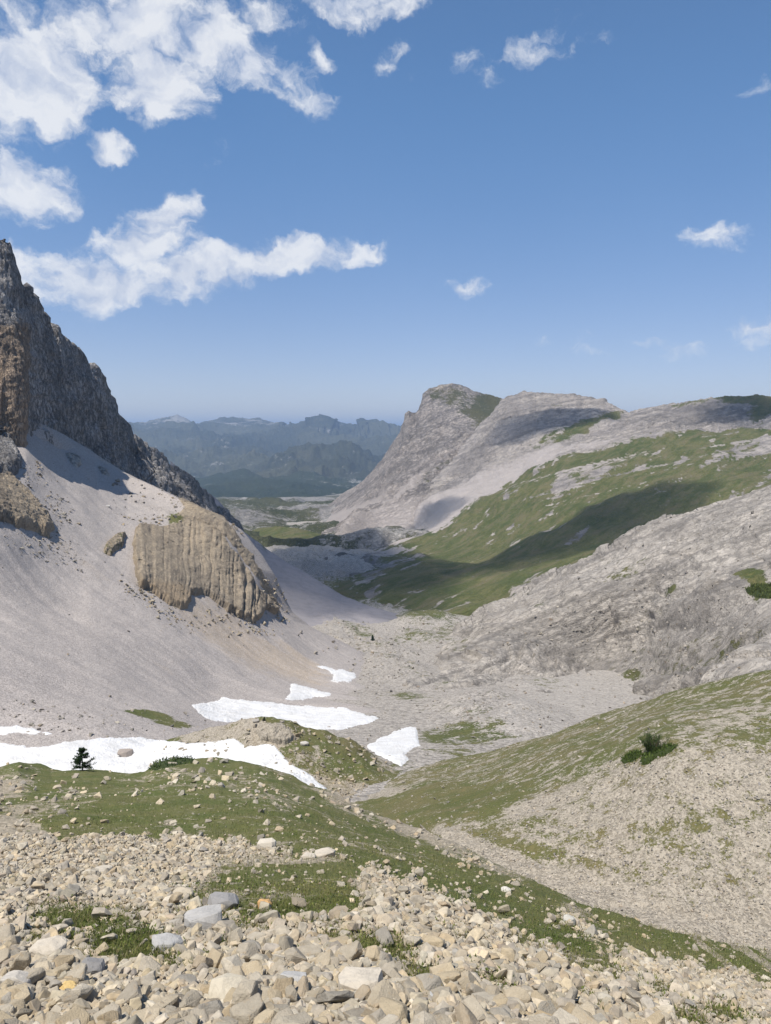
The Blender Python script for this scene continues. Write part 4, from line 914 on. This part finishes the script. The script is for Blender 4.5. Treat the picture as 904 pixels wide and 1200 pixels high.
h,_=hitpix(765,881,['gravel_hillside']); bush('juniper_bush', h, 3.0, 2.3, 'dark upright bush on the brow of the gravelly hillside at right', 'bush', n=5200, stems=30, leaf=.034)
M_MATB = simple_mat('juniper_body', (.05,.065,.02), (.035,.05,.018), 1.5, .9, .1)
def mat_plant(pts, base, hgt, label, n, a=(.055,.085,.018), b=(.11,.15,.035), lf=4.0):
    A=np.array(pts,float); x0,y0=A.min(0);x1,y1=A.max(0); P=[];D=[];Ls=[]; bv=bvh(base); c0=None
    X=RNG.uniform(x0,x1,n);Y=RNG.uniform(y0,y1,n);s=sdf(X,Y,pts)+RNG.normal(size=n)*.8
    for x,y,q in zip(X,Y,s):
        if q<0: continue
        h=bv.ray_cast(ORG,ray(x,y))
        if h[0] is None: continue
        pxm=h[0].y/FPX; hh=hgt*min(q/4,1)*random.random(); P.append(np.array(h[0][:])+[0,0,hh]); d=RNG.normal(size=3)*.6+np.array([0,0,.8]); D.append(d/np.linalg.norm(d)); Ls.append(lf*pxm*random.uniform(.5,1.1))
    P=np.array(P); c0=P.mean(0); v,f,c=blades(P-c0,np.array(D),np.array(Ls),np.array(Ls)*.5,leafcol(len(P),a,b))
    r=drape('juniper_mat',pts,base,M_MATB,hgt*.7,.8,3,.6); tag(r,label,'shrub')
    o=mesh_np('foliage',v,f,M_LEAF,r,False,{'tint':c}); o.location=c0; return r
mat_plant([(728,890),(738,882),(752,880),(751,887),(740,893),(731,895)], ['gravel_hillside'], .35, 'small bright green mat of juniper left of the upright bush', 900)
mat_plant([(750,892),(754,884),(768,880),(781,873),(795,873),(788,880),(779,886),(768,889),(760,896),(752,897)], ['gravel_hillside'], .45, 'larger bright green mat of juniper spilling below the upright bush', 1700)
mat_plant([(874,690),(884,685),(904,684),(925,688),(920,700),(900,702),(886,700),(876,696)], ['limestone_hill'], 1.2, 'green juniper mat on the limestone hill at the right edge', 1800, (.07,.09,.025),(.13,.15,.045),3.2)
mat_plant([(168,900),(180,890),(205,887),(228,889),(226,894),(200,898),(182,903)], ['foreground_slope'], .35, 'low green cushion of heath on the foreground crest below the snow', 1600, (.05,.08,.025),(.10,.13,.04),4)
# grass, uncountable
def grass(name, region, n, base, prob, lo, hi, ca, cb, parent=None, k=6, spread=.04, wf=.11):
    x0,y0,x1,y1=region; X=RNG.uniform(x0,x1,n);Y=RNG.uniform(y0,y1,n); ok=RNG.random(n)<prob(X,Y); bv=bvh(base); Q=[]
    for a,b in zip(X[ok],Y[ok]):
        h=bv.ray_cast(ORG,ray(a,b))
        if h[0] is not None: Q.append(h[0][:])
    Q=np.array(Q); dd=np.clip(Q[:,1]/10,1,2.2); m=len(Q); P=np.repeat(Q,k,0)+RNG.normal(size=(m*k,3))*spread*np.repeat(dd,k)[:,None]*[1,1,.2]
    D=RNG.normal(size=(m*k,3))*.42+[0,0,1]; D/=np.linalg.norm(D,axis=1,keepdims=True); L=RNG.uniform(lo,hi,m*k)*np.repeat(dd**.2,k)
    pt=fbm(Q,2.2,4,.6)[:,None]*1.4+.5; cc=np.array(ca)*(1-np.clip(pt,0,1))+np.array(cb)*np.clip(pt,0,1); cc=np.repeat(cc,k,0)*(1+RNG.normal(size=(m*k,1))*.22)
    dry=RNG.random(m*k)<.15; cc[dry]=np.array([.26,.22,.12])
    v,f,c=blades(P,D,L,L*wf*np.repeat(dd**.7,k),np.clip(cc,.01,.4)); o=mesh_np(name,v,f,M_LEAF,parent,False,{'tint':c}); o['kind']='stuff'; return o
grass('grass',(-20,890,920,1200),42000,['foreground_slope'],lambda X,Y:np.clip(1-fg_rub(X,Y)*1.12,0,1),.03,.075,(.14,.175,.045),(.24,.225,.085))
grass('low_plants',(0,1030,904,1200),9000,['foreground_slope'],lambda X,Y:np.clip(ell(X,Y,FG_ISL),0,1)*.9,.014,.042,(.10,.145,.032),(.19,.20,.06),k=9,spread=.06,wf=.6)

# ================================================================== CLOUDS OVERHEAD (they throw the shadows on the slopes)
cm = bpy.data.materials.new('cloud_vapour'); cm.use_nodes = True; t = NT(cm.node_tree)
vs = t.n('ShaderNodeVolumeScatter', {'Color': (1,1,1,1), 'Density': .013, 'Anisotropy': .3}); t.nt.links.new(vs.outputs[0], t.n('ShaderNodeOutputMaterial').inputs[1])
cm.cycles.homogeneous_volume = True
def cloud(gx, gy, gz, rx, ry, rot, alt, label, seed):
    k = (alt-gz)/SUN_TO.z; c = Vector((gx,gy,gz))+SUN_TO*k
    bm = bmesh.new(); bmesh.ops.create_icosphere(bm, subdivisions=5, radius=1.0); V = np.array([v.co[:] for v in bm.verts]); F = np.array([[v.index for v in f.verts] for f in bm.faces]); bm.free()
    n = fbm(V+seed*3.1, 1.1, 5, .55); V = V*(1+n*.75)[:,None]; V[:,2] = np.where(V[:,2]<0, V[:,2]*.35, V[:,2])
    V = V*np.array([rx,ry,min(rx,ry)*.9]); o = mesh_np('cloud', V, F, cm, smooth=True); o.location = c; o.rotation_euler = (0,0,R(rot))
    tag(o, label, 'cloud', 'fair-weather clouds overhead', 'structure'); return o
CL = [(285,1100,-180,265,95,33,1300),(420,1870,-60,150,110,0,1400),(100,1600,-200,75,90,0,1300),(800,1660,-20,110,170,0,1400),(-85,1120,-200,150,430,6,1250),(-175,1500,-222,70,60,0,1300)]
for i,(a,b,c_,rx,ry,rot,alt) in enumerate(CL):
    cloud(a,b,c_,rx,ry,rot,alt,'white fair-weather cloud drifting overhead, outside the picture', i+1)

# ------------------------------------------------------------------ haze: one closed box of air
bm = bmesh.new(); bmesh.ops.create_cube(bm, size=1.0)
for v in bm.verts: v.co = Vector((v.co.x*128000, v.co.y*148000+9000, -1101 if v.co.z < 0 else 520))
me = bpy.data.meshes.new('haze'); bm.to_mesh(me); bm.free(); hz = bpy.data.objects.new('haze', me); COL.objects.link(hz); hz['kind'] = 'stuff'
hm = bpy.data.materials.new('hazy_air'); hm.use_nodes = True; t = NT(hm.node_tree)
pv = t.n('ShaderNodeVolumePrincipled', {'Color': (.53, .72, 1.0, 1), 'Density': 6.0e-5, 'Anisotropy': .1})
t.nt.links.new(pv.outputs[0], t.n('ShaderNodeOutputMaterial').inputs[1]); me.materials.append(hm)
